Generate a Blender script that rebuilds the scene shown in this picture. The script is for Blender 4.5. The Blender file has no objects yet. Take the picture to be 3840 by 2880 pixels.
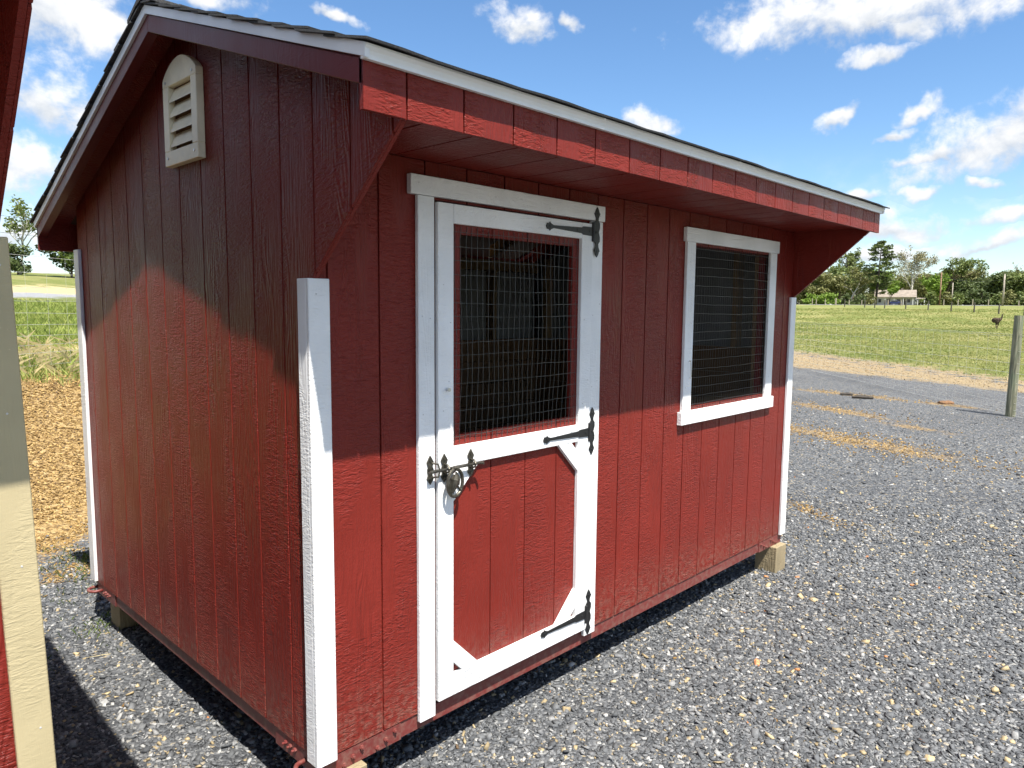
import bpy, math, random
import numpy as np
from mathutils import Matrix, Vector

rnd = random.Random(7)
NP = np.random.RandomState(11)
scene = bpy.context.scene
COL = scene.collection

# ------------------------------------------------------------------ camera
CAM = Vector((-1.2247, -2.0733, 1.5229))
YAW, PITCH, ROLL = math.radians(43.945), math.radians(-5.954), math.radians(0.4955)
fwd = Vector((math.cos(YAW) * math.cos(PITCH), math.sin(YAW) * math.cos(PITCH), math.sin(PITCH)))
rgt = Vector((math.sin(YAW), -math.cos(YAW), 0))
upv = rgt.cross(fwd)
r2 = rgt * math.cos(ROLL) + upv * math.sin(ROLL)
u2 = -rgt * math.sin(ROLL) + upv * math.cos(ROLL)
cam_d = bpy.data.cameras.new('camera')
cam = bpy.data.objects.new('camera', cam_d)
COL.objects.link(cam)
cam.matrix_world = Matrix(((r2.x, u2.x, -fwd.x, CAM.x), (r2.y, u2.y, -fwd.y, CAM.y),
                           (r2.z, u2.z, -fwd.z, CAM.z), (0, 0, 0, 1)))
cam_d.sensor_width = 36.0
cam_d.lens = 25.515
cam_d.clip_start = 0.05
cam_d.clip_end = 9000
scene.camera = cam

# ------------------------------------------------------------------ light, sky, exposure
SUN_DIR = Vector((-0.164, -0.487, 1.0)).normalized()      # towards the sun
SUN_EL = math.asin(SUN_DIR.z)
SUN_ROT = math.atan2(SUN_DIR.x, SUN_DIR.y)
sun_d = bpy.data.lights.new('sun', 'SUN')
sun_d.energy = 5.0
sun_d.angle = math.radians(0.55)
sun_d.color = (1.0, 0.955, 0.885)
sun = bpy.data.objects.new('sun', sun_d)
COL.objects.link(sun)
sun.rotation_euler = SUN_DIR.to_track_quat('Z', 'Y').to_euler()
sun.location = (-5, -16, 30)

scene.view_settings.view_transform = 'Standard'
scene.view_settings.look = 'None'
scene.view_settings.exposure = 1.15
scene.view_settings.gamma = 1.0
scene.view_settings.use_curve_mapping = False
scene.render.engine = 'CYCLES'
scene.cycles.use_denoising = True
scene.cycles.denoising_prefilter = 'ACCURATE'
scene.cycles.max_bounces = 5
scene.cycles.diffuse_bounces = 3
scene.cycles.glossy_bounces = 2
scene.cycles.use_adaptive_sampling = True
scene.cycles.adaptive_threshold = 0.02
scene.cycles.transmission_bounces = 4
scene.cycles.transparent_max_bounces = 8
scene.cycles.sample_clamp_indirect = 6.0


class NT:
    """tiny node-tree writer"""
    def __init__(self, nt):
        self.nt = nt

    def n(self, typ, **kw):
        nd = self.nt.nodes.new('ShaderNode' + typ)
        ins = kw.pop('ins', {})
        for k, v in kw.items():
            setattr(nd, k, v)
        for k, v in ins.items():
            s = nd.inputs[k]
            if isinstance(v, bpy.types.NodeSocket):
                self.nt.links.new(v, s)
            else:
                s.default_value = v
        return nd

    def math(self, op, a, b=None, c=None, clamp=False):
        ins = {0: a}
        if b is not None:
            ins[1] = b
        if c is not None:
            ins[2] = c
        return self.n('Math', operation=op, use_clamp=clamp, ins=ins).outputs[0]

    def vec(self, op, a, b=None):
        ins = {0: a}
        if b is not None:
            ins[1] = b
        return self.n('VectorMath', operation=op, ins=ins).outputs[0]

    def mapped(self, v, scale, loc=(0, 0, 0), rot=(0, 0, 0)):
        return self.n('Mapping', ins={'Vector': v, 'Scale': scale, 'Location': loc, 'Rotation': rot}).outputs[0]

    def noise(self, v, scale, detail=3.0, rough=0.55, dist=0.0):
        return self.n('TexNoise', ins={'Vector': v, 'Scale': scale, 'Detail': detail, 'Roughness': rough,
                                       'Distortion': dist}).outputs[0]

    def smooth(self, v, lo, hi, a=0.0, b=1.0):
        return self.n('MapRange', interpolation_type='SMOOTHSTEP',
                      ins={'Value': v, 'From Min': lo, 'From Max': hi, 'To Min': a, 'To Max': b}).outputs[0]

    def ramp(self, f, stops, interp='LINEAR'):
        nd = self.n('ValToRGB', ins={'Fac': f})
        cr = nd.color_ramp
        cr.interpolation = interp
        while len(cr.elements) > 1:
            cr.elements.remove(cr.elements[-1])
        for i, (p, c) in enumerate(stops):
            e = cr.elements[0] if i == 0 else cr.elements.new(p)
            e.position = p
            e.color = (*c, 1)
        return nd.outputs[0]

    def mix(self, f, a, b, blend='MIX'):
        nd = self.n('Mix', data_type='RGBA', blend_type=blend)
        for k, v in ((0, f), (6, a), (7, b)):
            if isinstance(v, bpy.types.NodeSocket):
                self.nt.links.new(v, nd.inputs[k])
            else:
                nd.inputs[k].default_value = v if k == 0 else (*v, 1)
        return nd.outputs[2]

    def link(self, a, b):
        self.nt.links.new(a, b)


def build_world():
    w = bpy.data.worlds.new('World')
    scene.world = w
    w.use_nodes = True
    w.node_tree.nodes.clear()
    g = NT(w.node_tree)
    sky = g.n('TexSky', sky_type='NISHITA', sun_disc=False, sun_elevation=SUN_EL, sun_rotation=SUN_ROT,
              altitude=150.0, air_density=1.0, dust_density=0.35, ozone_density=3.2)
    skyc = g.n('HueSaturation', ins={'Saturation': 1.14, 'Value': 1.12, 'Color': sky.outputs[0]}).outputs[0]
    d = g.n('TexCoord').outputs['Generated']
    sep = g.n('SeparateXYZ', ins={0: d})
    x, y, z = sep.outputs
    az = g.math('MULTIPLY', g.math('ARCTAN2', y, x), 57.29578)
    el = g.math('MULTIPLY', g.math('ARCSINE', z), 57.29578)
    ae = g.n('CombineXYZ', ins={0: az, 1: el}).outputs[0]
    wrp = g.n('TexNoise', ins={'Vector': d, 'Scale': 13.0, 'Detail': 4.0, 'Roughness': 0.6}).outputs['Color']
    ae = g.vec('ADD', ae, g.vec('MULTIPLY', g.vec('SUBTRACT', wrp, (0.5, 0.5, 0.5)), (4.2, 3.0, 0.0)))
    # ragged edges: noise in direction space
    n_a = g.noise(g.mapped(d, (1, 1, 1.25)), 16.0, 6.0, 0.58, 0.25)
    n_b = g.noise(d, 60.0, 4.0, 0.6)
    wob = g.math('ADD', g.math('MULTIPLY', g.math('SUBTRACT', n_a, 0.5), 2.3),
                 g.math('MULTIPLY', g.math('SUBTRACT', n_b, 0.5), 0.9))
    # individual cumulus clouds: azimuth, elevation, half width, half height, tilt
    clouds = [(43.3, 20.2, 3.0, 1.7, 0), (39.6, 20.6, 1.0, 0.8, 0.6), (19.4, 19.3, 10.8, 3.2, 0.03), (17.0, 18.6, 5.0, 1.8, 0.1), (18.5, 16.7, 2.3, 0.9, -0.2),
              (34.2, 13.4, 2.9, 1.3, 0), (20.3, 13.5, 1.8, 0.7, -0.5), (15.6, 13.2, 1.8, 0.8, -0.5), (17.0, 11.9, 1.7, 0.6, -0.3),
              (10.8, 11.0, 7.0, 3.2, -0.36), (8.6, 12.6, 4.6, 2.5, -0.3), (14.0, 10.2, 3.0, 1.2, -0.2), (15.0, 10.0, 2.3, 0.8, -0.1), (15.0, 8.0, 1.3, 0.6, 0), (12.0, 8.3, 1.0, 0.5, 0),
              (19.1, 7.6, 1.9, 0.7, 0), (17.0, 5.7, 5.4, 1.5, 0.05), (9.6, 6.0, 3.2, 0.9, -0.1), (11.3, 4.2, 4.4, 0.8, -0.15),
              (17.5, 3.7, 4.0, 0.9, 0), (57.6, 20.4, 2.4, 0.6, 0.3), (60.5, 18.6, 1.2, 0.5, 0.3), (75.0, 18.2, 7.6, 3.2, 0), (76.0, 12.6, 5.6, 2.6, 0.2),
              (78.0, 8.6, 4.2, 2.6, 0), (68.5, 20.6, 6.5, 1.1, 0), (80.0, 4.2, 7.0, 1.8, 0), (24.0, 4.3, 4.0, 1.6, 0)]
    dmin = None
    shade = None
    for (a, e, hw, hh, tilt) in clouds:
        m = g.n('Mapping', vector_type='TEXTURE', ins={'Vector': ae, 'Location': (a, e, 0), 'Rotation': (0, 0, tilt),
                                                       'Scale': (hw, hh, 1)}).outputs[0]
        sm = g.n('SeparateXYZ', ins={0: m}).outputs
        my = sm[1]
        m = g.n('CombineXYZ', ins={0: sm[0], 1: g.math('MAXIMUM', my, g.math('MULTIPLY', my, -1.55))}).outputs[0]
        ln = g.n('VectorMath', operation='LENGTH', ins={0: m}).outputs['Value']
        if dmin is None:
            dmin, shade = ln, my
        else:
            near = g.math('LESS_THAN', ln, dmin)
            shade = g.math('ADD', g.math('MULTIPLY', near, my), g.math('MULTIPLY', g.math('SUBTRACT', 1.0, near), shade))
            dmin = g.math('MINIMUM', dmin, ln)
    placed = g.smooth(g.math('ADD', g.math('SUBTRACT', 1.02, dmin), wob), -0.05, 0.85)
    # the same kind of broken cumulus all round the rest of the sky
    zz = g.math('ADD', g.math('MAXIMUM', z, 0.0), 0.14)
    flat = g.vec('DIVIDE', d, g.n('CombineXYZ', ins={0: zz, 1: zz, 2: zz}).outputs[0])
    gen = g.noise(g.mapped(flat, (1, 1, 0)), 1.15, 7.0, 0.56, 0.2)
    field = g.smooth(gen, 0.46, 0.58)
    inview = g.math('MULTIPLY', g.smooth(az, -4.0, 4.0), g.smooth(az, 92.0, 84.0))
    low = g.smooth(el, 34.0, 25.0)
    inview = g.math('MULTIPLY', inview, low)
    veil = g.math('MULTIPLY', g.smooth(n_a, 0.42, 0.72), g.smooth(el, 12.0, 1.0, 0.0, 0.9))
    dens = g.math('ADD', g.math('MULTIPLY', inview, placed), g.math('MULTIPLY', g.math('SUBTRACT', 1.0, inview), field))
    dens = g.math('MAXIMUM', dens, veil, clamp=True)
    dens = g.math('MULTIPLY', dens, g.smooth(el, -1.0, 1.0))
    # cloud body: bright crowns, greyer bases and thick middles
    lit = g.math('ADD', g.math('MULTIPLY', shade, 0.42), g.math('MULTIPLY', g.math('SUBTRACT', n_a, 0.5), 1.7))
    lit = g.math('ADD', g.math('MULTIPLY', lit, inview), g.math('MULTIPLY', g.math('SUBTRACT', 1.0, inview), 0.25))
    body = g.ramp(g.smooth(lit, -0.55, 0.35), [(0.0, (3.3, 3.6, 4.1)), (0.5, (4.6, 4.85, 5.2)), (1.0, (6.4, 6.4, 6.4))])
    col = g.mix(dens, skyc, body)
    w.cycles.sampling_method = 'MANUAL'
    w.cycles.sample_map_resolution = 512
    bg = g.n('Background', ins={'Color': col, 'Strength': 0.079})
    out = g.n('OutputWorld')
    g.link(bg.outputs[0], out.inputs[0])


build_world()


# ------------------------------------------------------------------ materials
def new_mat(name):
    m = bpy.data.materials.new(name)
    m.use_nodes = True
    m.node_tree.nodes.clear()
    g = NT(m.node_tree)
    b = g.n('BsdfPrincipled')
    o = g.n('OutputMaterial')
    g.link(b.outputs[0], o.inputs[0])
    return m, g, b


def simple(name, col, rough=0.6, metal=0.0, var=0.12, scale=20.0, bump=0.0, bscale=80.0, spec=0.5):
    m, g, b = new_mat(name)
    co = g.n('TexCoord').outputs['Object']
    ri = g.n('ObjectInfo').outputs['Random']
    co = g.vec('ADD', co, g.n('CombineXYZ', ins={0: ri, 1: ri, 2: ri}).outputs[0])
    f = g.noise(co, scale, 4.0)
    c0 = tuple(max(0.0, c * (1 - var * 1.6)) for c in col)
    c1 = tuple(min(1.0, c * (1 + var * 1.6)) for c in col)
    g.link(g.ramp(f, [(0.3, c0), (0.7, c1)]), b.inputs['Base Color'])
    b.inputs['Roughness'].default_value = rough
    b.inputs['Metallic'].default_value = metal
    b.inputs['Specular IOR Level'].default_value = spec
    if bump > 0:
        h = g.noise(co, bscale, 4.0)
        bp = g.n('Bump', ins={'Strength': 1.0, 'Distance': bump, 'Height': h})
        g.link(bp.outputs[0], b.inputs['Normal'])
    return m


def siding_paint(name, col, rough, depth, streak=1.0, spec=0.5, horizontal=False, soil=0.0):
    """painted, embossed wood-grain siding or trim"""
    m, g, b = new_mat(name)
    co = g.n('TexCoord').outputs['Object']
    ri = g.n('ObjectInfo').outputs['Random']
    off = g.math('MULTIPLY', ri, 31.0)
    co2 = g.vec('ADD', co, g.n('CombineXYZ', ins={0: off, 1: off, 2: off}).outputs[0])
    if horizontal:
        a1, a2, a3 = (14, 200, 200), (60, 60, 60), (1.6, 12, 12)
    else:
        a1, a2, a3 = (95, 95, 8), (27, 27, 88), (11, 11, 1.3)
    n_v = g.noise(g.mapped(co2, a1), 1.0, 4.0, 0.6, 0.4)
    n_h = g.noise(g.mapped(co2, a2), 1.0, 3.0, 0.55, 1.2)
    ring = g.noise(g.mapped(co2, a3), 1.0, 2.0, 0.5, 0.3)
    rings = g.math('SINE', g.math('MULTIPLY', ring, 95.0))
    mask = g.smooth(g.noise(g.mapped(co2, (7, 7, 2.2)), 1.0, 2.0), 0.46, 0.6)
    mask2 = g.smooth(g.noise(g.mapped(co2, (5, 5, 1.1), (9, 3, 5)), 1.0, 1.0), 0.5, 0.58)
    h = g.math('ADD', g.math('MULTIPLY', n_v, g.math('MULTIPLY', mask, 0.9 * streak)),
               g.math('MULTIPLY', n_h, g.math('SUBTRACT', 1.15, mask)))
    h = g.math('ADD', h, g.math('MULTIPLY', g.math('MULTIPLY', rings, mask2), 0.13))
    bp = g.n('Bump', ins={'Strength': 1.0, 'Distance': depth, 'Height': h})
    g.link(bp.outputs[0], b.inputs['Normal'])
    big = g.noise(co2, 3.0, 4.0)
    c0 = tuple(c * 0.88 for c in col)
    c1 = tuple(min(0.9, c * 1.1) for c in col)
    cc = g.ramp(big, [(0.32, c0), (0.7, c1)])
    speck = g.smooth(g.noise(co2, 130.0, 2.0), 0.70, 0.80)
    cc = g.mix(g.math('MULTIPLY', speck, 0.22), cc, tuple(min(0.85, c * 1.9 + 0.02) for c in col))
    if soil > 0:
        zc = g.n('SeparateXYZ', ins={0: co}).outputs[2]
        dirt = g.math('MULTIPLY', g.smooth(zc, 0.30, -0.1), g.smooth(g.noise(co, 34.0, 6.0, 0.7), 0.40, 0.66))
        cc = g.mix(g.math('MULTIPLY', dirt, soil), cc, (0.23, 0.17, 0.13))
    g.link(cc, b.inputs['Base Color'])
    rr = g.smooth(big, 0.3, 0.7, rough - 0.06, rough + 0.08)
    g.link(rr, b.inputs['Roughness'])
    b.inputs['Specular IOR Level'].default_value = spec
    return m


M = {}
RED = (0.166, 0.0190, 0.0130)
M['red'] = siding_paint('red_siding_paint', RED, 0.38, 0.0060, spec=0.20, soil=0.4)
M['red_smooth'] = siding_paint('red_board_paint', (0.125, 0.019, 0.018), 0.42, 0.0007, 0.6, spec=0.3)
M['red_steel'] = siding_paint('red_steel_paint', (0.150, 0.027, 0.024), 0.45, 0.0003, 0.3, soil=0.35)
M['white'] = siding_paint('white_trim_paint', (0.79, 0.79, 0.78), 0.5, 0.0024, 1.0, soil=0.22)
M['white_h'] = siding_paint('white_rail_paint', (0.79, 0.79, 0.78), 0.5, 0.0035, 1.0, horizontal=True, soil=0.18)
M['white_metal'] = simple('white_drip_edge', (0.78, 0.78, 0.765), 0.38, 0.0, 0.03, 6.0)
M['tan'] = siding_paint('tan_trim_paint', (0.42, 0.352, 0.205), 0.45, 0.0018, 0.7)
M['vent'] = simple('almond_vinyl', (0.86, 0.77, 0.53), 0.42, 0.0, 0.05, 14.0, 0.0002, 220.0)
M['black'] = simple('black_iron', (0.010, 0.0105, 0.0115), 0.45, 0.0, 0.2, 30.0, 0.0003, 160.0)
M['bronze'] = simple('weathered_bronze', (0.085, 0.078, 0.062), 0.42, 0.75, 0.3, 60.0, 0.0006, 180.0)
M['zinc'] = simple('zinc_screw', (0.55, 0.55, 0.54), 0.35, 0.9, 0.1, 40.0)
M['nail'] = simple('dull_nail', (0.52, 0.51, 0.49), 0.6, 0.2, 0.1, 40.0)
M['mesh'] = simple('galvanised_mesh', (0.075, 0.075, 0.072), 0.5, 0.35, 0.15, 30.0)
M['stud'] = siding_paint('pine_stud', (0.26, 0.16, 0.075), 0.65, 0.0004, 0.8)
M['kick'] = siding_paint('oak_kickboard', (0.17, 0.088, 0.036), 0.6, 0.0006, 1.0, horizontal=True)
M['inner'] = simple('primed_panel_back', (0.22, 0.215, 0.205), 0.8, 0.0, 0.1, 5.0)
M['floor'] = siding_paint('shed_floor', (0.08, 0.05, 0.03), 0.8, 0.0006, 1.0, horizontal=True)
M['block'] = siding_paint('treated_timber', (0.27, 0.215, 0.125), 0.8, 0.006, 1.6)
M['cable'] = simple('dark_cable', (0.05, 0.05, 0.05), 0.6)
M['fwire'] = simple('fence_wire', (0.50, 0.50, 0.47), 0.5, 0.25, 0.15, 20.0)


def shingle_mat():
    m, g, b = new_mat('asphalt_shingle')
    co = g.n('TexCoord').outputs['Object']
    ri = g.n('ObjectInfo').outputs['Random']
    v = g.n('TexVoronoi', ins={'Vector': co, 'Scale': 420.0})
    f = g.n('SeparateColor', ins={0: v.outputs['Color']}).outputs[0]
    c = g.ramp(f, [(0.0, (0.014, 0.015, 0.016)), (0.6, (0.035, 0.036, 0.037)), (0.95, (0.085, 0.083, 0.08))])
    c = g.mix(g.math('MULTIPLY', ri, 0.5), c, (0.05, 0.05, 0.052))
    g.link(c, b.inputs['Base Color'])
    b.inputs['Roughness'].default_value = 0.9
    bp = g.n('Bump', ins={'Strength': 1.0, 'Distance': 0.0015, 'Height': f})
    g.link(bp.outputs[0], b.inputs['Normal'])
    return m


M['shingle'] = shingle_mat()


def post_mat():
    m, g, b = new_mat('weathered_post_wood')
    co = g.n('TexCoord').outputs['Object']
    n = g.noise(g.mapped(co, (38, 38, 2.2)), 1.0, 4.0, 0.6, 0.5)
    n2 = g.noise(g.mapped(co, (9, 9, 3)), 1.0, 3.0)
    c = g.ramp(n, [(0.3, (0.045, 0.05, 0.032)), (0.5, (0.17, 0.17, 0.11)), (0.7, (0.34, 0.32, 0.22))])
    c = g.mix(g.smooth(n2, 0.45, 0.65, 0, 0.5), c, (0.13, 0.17, 0.10))
    g.link(c, b.inputs['Base Color'])
    b.inputs['Roughness'].default_value = 0.85
    g.link(g.n('Bump', ins={'Strength': 1.0, 'Distance': 0.006, 'Height': n}).outputs[0], b.inputs['Normal'])
    return m


M['post'] = post_mat()


def attr_mat(name, rough, spec=0.3, translucent=0.0, bump=0.0, bscale=300.0):
    """colour comes from a per-piece colour attribute"""
    m, g, b = new_mat(name)
    a = g.n('Attribute', attribute_name='piece_colour')
    co = g.n('TexCoord').outputs['Object']
    col = a.outputs['Color']
    if bump > 0:
        h = g.noise(co, bscale, 3.0)
        g.link(g.n('Bump', ins={'Strength': 1.0, 'Distance': bump, 'Height': h}).outputs[0], b.inputs['Normal'])
        col = g.mix(1.0, col, g.ramp(h, [(0.25, (0.72, 0.72, 0.72)), (0.75, (1.25, 1.25, 1.25))]), 'MULTIPLY')
    g.link(col, b.inputs['Base Color'])
    b.inputs['Roughness'].default_value = rough
    b.inputs['Specular IOR Level'].default_value = spec
    if translucent > 0:
        t = g.n('BsdfTranslucent', ins={'Color': col})
        mx = g.n('MixShader', ins={0: translucent, 1: b.outputs[0], 2: t.outputs[0]})
        out = [n for n in m.node_tree.nodes if n.type == 'OUTPUT_MATERIAL'][0]
        g.link(mx.outputs[0], out.inputs[0])
    return m


M['stone'] = attr_mat('crushed_stone', 0.8, 0.35, 0.0, 0.0015, 120.0)
M['chip'] = attr_mat('wood_chips', 0.85, 0.2)
M['grass'] = attr_mat('grass_blades', 0.6, 0.25, 0.35)
M['leaf'] = attr_mat('leaves', 0.55, 0.3, 0.3)


def bark(name, col):
    return simple(name, col, 0.9, 0.0, 0.3, 3.0, 0.01, 9.0, 0.2)


M['bark'] = bark('grey_brown_bark', (0.13, 0.10, 0.075))
M['bark_dark'] = bark('dark_bark', (0.055, 0.045, 0.038))
M['bark_pale'] = bark('pale_sycamore_bark', (0.46, 0.44, 0.38))


# ------------------------------------------------------------------ mesh helpers
class MB:
    def __init__(self):
        self.v = []
        self.f = []

    def add(self, vs, fs):
        k = len(self.v)
        self.v += [tuple(p) for p in vs]
        self.f += [tuple(i + k for i in q) for q in fs]
        return self

    def box(self, x0, x1, y0, y1, z0, z1):
        if x1 < x0: x0, x1 = x1, x0
        if y1 < y0: y0, y1 = y1, y0
        if z1 < z0: z0, z1 = z1, z0
        vs = [(x0, y0, z0), (x1, y0, z0), (x1, y1, z0), (x0, y1, z0), (x0, y0, z1), (x1, y0, z1), (x1, y1, z1), (x0, y1, z1)]
        return self.add(vs, [(0, 3, 2, 1), (4, 5, 6, 7), (0, 1, 5, 4), (1, 2, 6, 5), (2, 3, 7, 6), (3, 0, 4, 7)])

    def prism(self, poly, axis, a, b):
        """poly = 2-D outline in the other two axes (x,y / x,z / y,z order), extruded from a to b along axis"""
        def P(q, t):
            return (t, q[0], q[1]) if axis == 0 else ((q[0], t, q[1]) if axis == 1 else (q[0], q[1], t))
        area = sum(poly[i][0] * poly[(i + 1) % len(poly)][1] - poly[(i + 1) % len(poly)][0] * poly[i][1] for i in range(len(poly)))
        if area < 0:
            poly = poly[::-1]
        n = len(poly)
        lo, hi = min(a, b), max(a, b)
        vs = [P(q, lo) for q in poly] + [P(q, hi) for q in poly]
        fl = axis == 1
        fs = [tuple(range(n))[::-1] if not fl else tuple(range(n)), tuple(range(n, 2 * n)) if not fl else tuple(range(n, 2 * n))[::-1]]
        for i in range(n):
            j = (i + 1) % n
            q = (i, j, n + j, n + i)
            fs.append(q if not fl else q[::-1])
        return self.add(vs, fs)

    def tube(self, pts, r, sides=6, caps=True):
        pts = [Vector(p) for p in pts]
        rs = r if isinstance(r, (list, tuple)) else [r] * len(pts)
        k = len(self.v)
        prev = None
        for i, p in enumerate(pts):
            t = (pts[min(i + 1, len(pts) - 1)] - pts[max(i - 1, 0)])
            t = t.normalized() if t.length > 1e-9 else Vector((0, 0, 1))
            if prev is None:
                a = t.orthogonal().normalized()
            else:
                a = prev - t * prev.dot(t)
                a = a.normalized() if a.length > 1e-6 else t.orthogonal().normalized()
            prev = a
            b = t.cross(a)
            for s in range(sides):
                th = 2 * math.pi * s / sides
                self.v.append(tuple(p + (a * math.cos(th) + b * math.sin(th)) * rs[i]))
        for i in range(len(pts) - 1):
            for s in range(sides):
                s2 = (s + 1) % sides
                self.f.append((k + i * sides + s, k + i * sides + s2, k + (i + 1) * sides + s2, k + (i + 1) * sides + s))
        if caps:
            self.f.append(tuple(k + s for s in range(sides))[::-1])
            self.f.append(tuple(k + (len(pts) - 1) * sides + s for s in range(sides)))
        return self

    def mesh(self, name):
        me = bpy.data.meshes.new(name)
        me.from_pydata(self.v, [], self.f)
        me.update()
        return me

    def build(self, name, mat, parent=None, bevel=0.0, smooth=False, **props):
        o = bpy.data.objects.new(name, self.mesh(name))
        COL.objects.link(o)
        o.data.materials.append(M[mat] if isinstance(mat, str) else mat)
        if parent is not None:
            o.parent = parent
        if smooth:
            o.data.polygons.foreach_set('use_smooth', [True] * len(o.data.polygons))
        if bevel > 0:
            md = o.modifiers.new('bevel', 'BEVEL')
            md.width = bevel
            md.segments = 1
            md.limit_method = 'ANGLE'
            md.angle_limit = math.radians(40)
        for k, v in props.items():
            o[k] = v
        return o


def empty(name, loc=(0, 0, 0), rz=0.0, **props):
    o = bpy.data.objects.new(name, None)
    COL.objects.link(o)
    o.location = loc
    o.rotation_euler = (0, 0, rz)
    o.empty_display_size = 0.2
    for k, v in props.items():
        o[k] = v
    return o


def copy_tree(o, parent=None):
    c = o.copy()
    COL.objects.link(c)
    c.parent = parent
    for ch in list(o.children):
        copy_tree(ch, c)
    return c


def piece_mesh(name, verts, faces, cols, mat, parent=None, **props):
    """numpy triangles/quads with one colour per vertex -> one mesh object"""
    me = bpy.data.meshes.new(name)
    nv, nf, k = len(verts), len(faces), faces.shape[1]
    me.vertices.add(nv)
    me.vertices.foreach_set('co', np.ascontiguousarray(verts, dtype=np.float32).ravel())
    me.loops.add(nf * k)
    me.loops.foreach_set('vertex_index', np.ascontiguousarray(faces, dtype=np.int32).ravel())
    me.polygons.add(nf)
    me.polygons.foreach_set('loop_start', np.arange(0, nf * k, k, dtype=np.int32))
    me.update(calc_edges=True)
    at = me.attributes.new('piece_colour', 'FLOAT_COLOR', 'POINT')
    c4 = np.ones((nv, 4), dtype=np.float32)
    c4[:, :3] = cols
    at.data.foreach_set('color', c4.ravel())
    me.materials.append(M[mat])
    o = bpy.data.objects.new(name, me)
    COL.objects.link(o)
    if parent is not None:
        o.parent = parent
    for kk, v in props.items():
        o[kk] = v
    return o


# ------------------------------------------------------------------ terrain
GZ = -0.27
RISE = ([0, 40, 70, 90, 112, 135, 165, 200, 235, 270, 330, 420, 700, 4000],
        [0, 0, 0.08, 0.24, 0.95, 1.95, 2.75, 3.28, 3.68, 3.95, 4.3, 4.7, 5.5, 6])
BANK = ([-1, 0, 0.35, 1.2, 2.3, 2.9, 3.6, 5.3, 12, 26, 31, 40, 52, 62, 80, 110, 4000],
        [0, 0, 0.06, 0.42, 0.90, 1.04, 1.12, 1.28, 1.55, 2.15, 2.38, 3.05, 4.15, 4.65, 4.9, 4.0, 0.0])


def s1_of(x, y):
    return -0.54 * (x - 0.24) + 0.84 * (y - 3.88)


def terrain(x, y):
    x = np.asarray(x, dtype=float)
    y = np.asarray(y, dtype=float)
    r = np.hypot(x, y)
    z = GZ + np.interp(r, *RISE) + np.interp(s1_of(x, y), *BANK)
    z = z + 0.05 * np.sin(x * 0.31 + 1.0) * np.sin(y * 0.27) * np.clip((r - 22) / 30, 0, 1)
    return z


def tz(x, y):
    return float(terrain(x, y))


def polar(az, r):
    a = math.radians(az)
    return CAM.x + math.cos(a) * r, CAM.y + math.sin(a) * r


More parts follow.
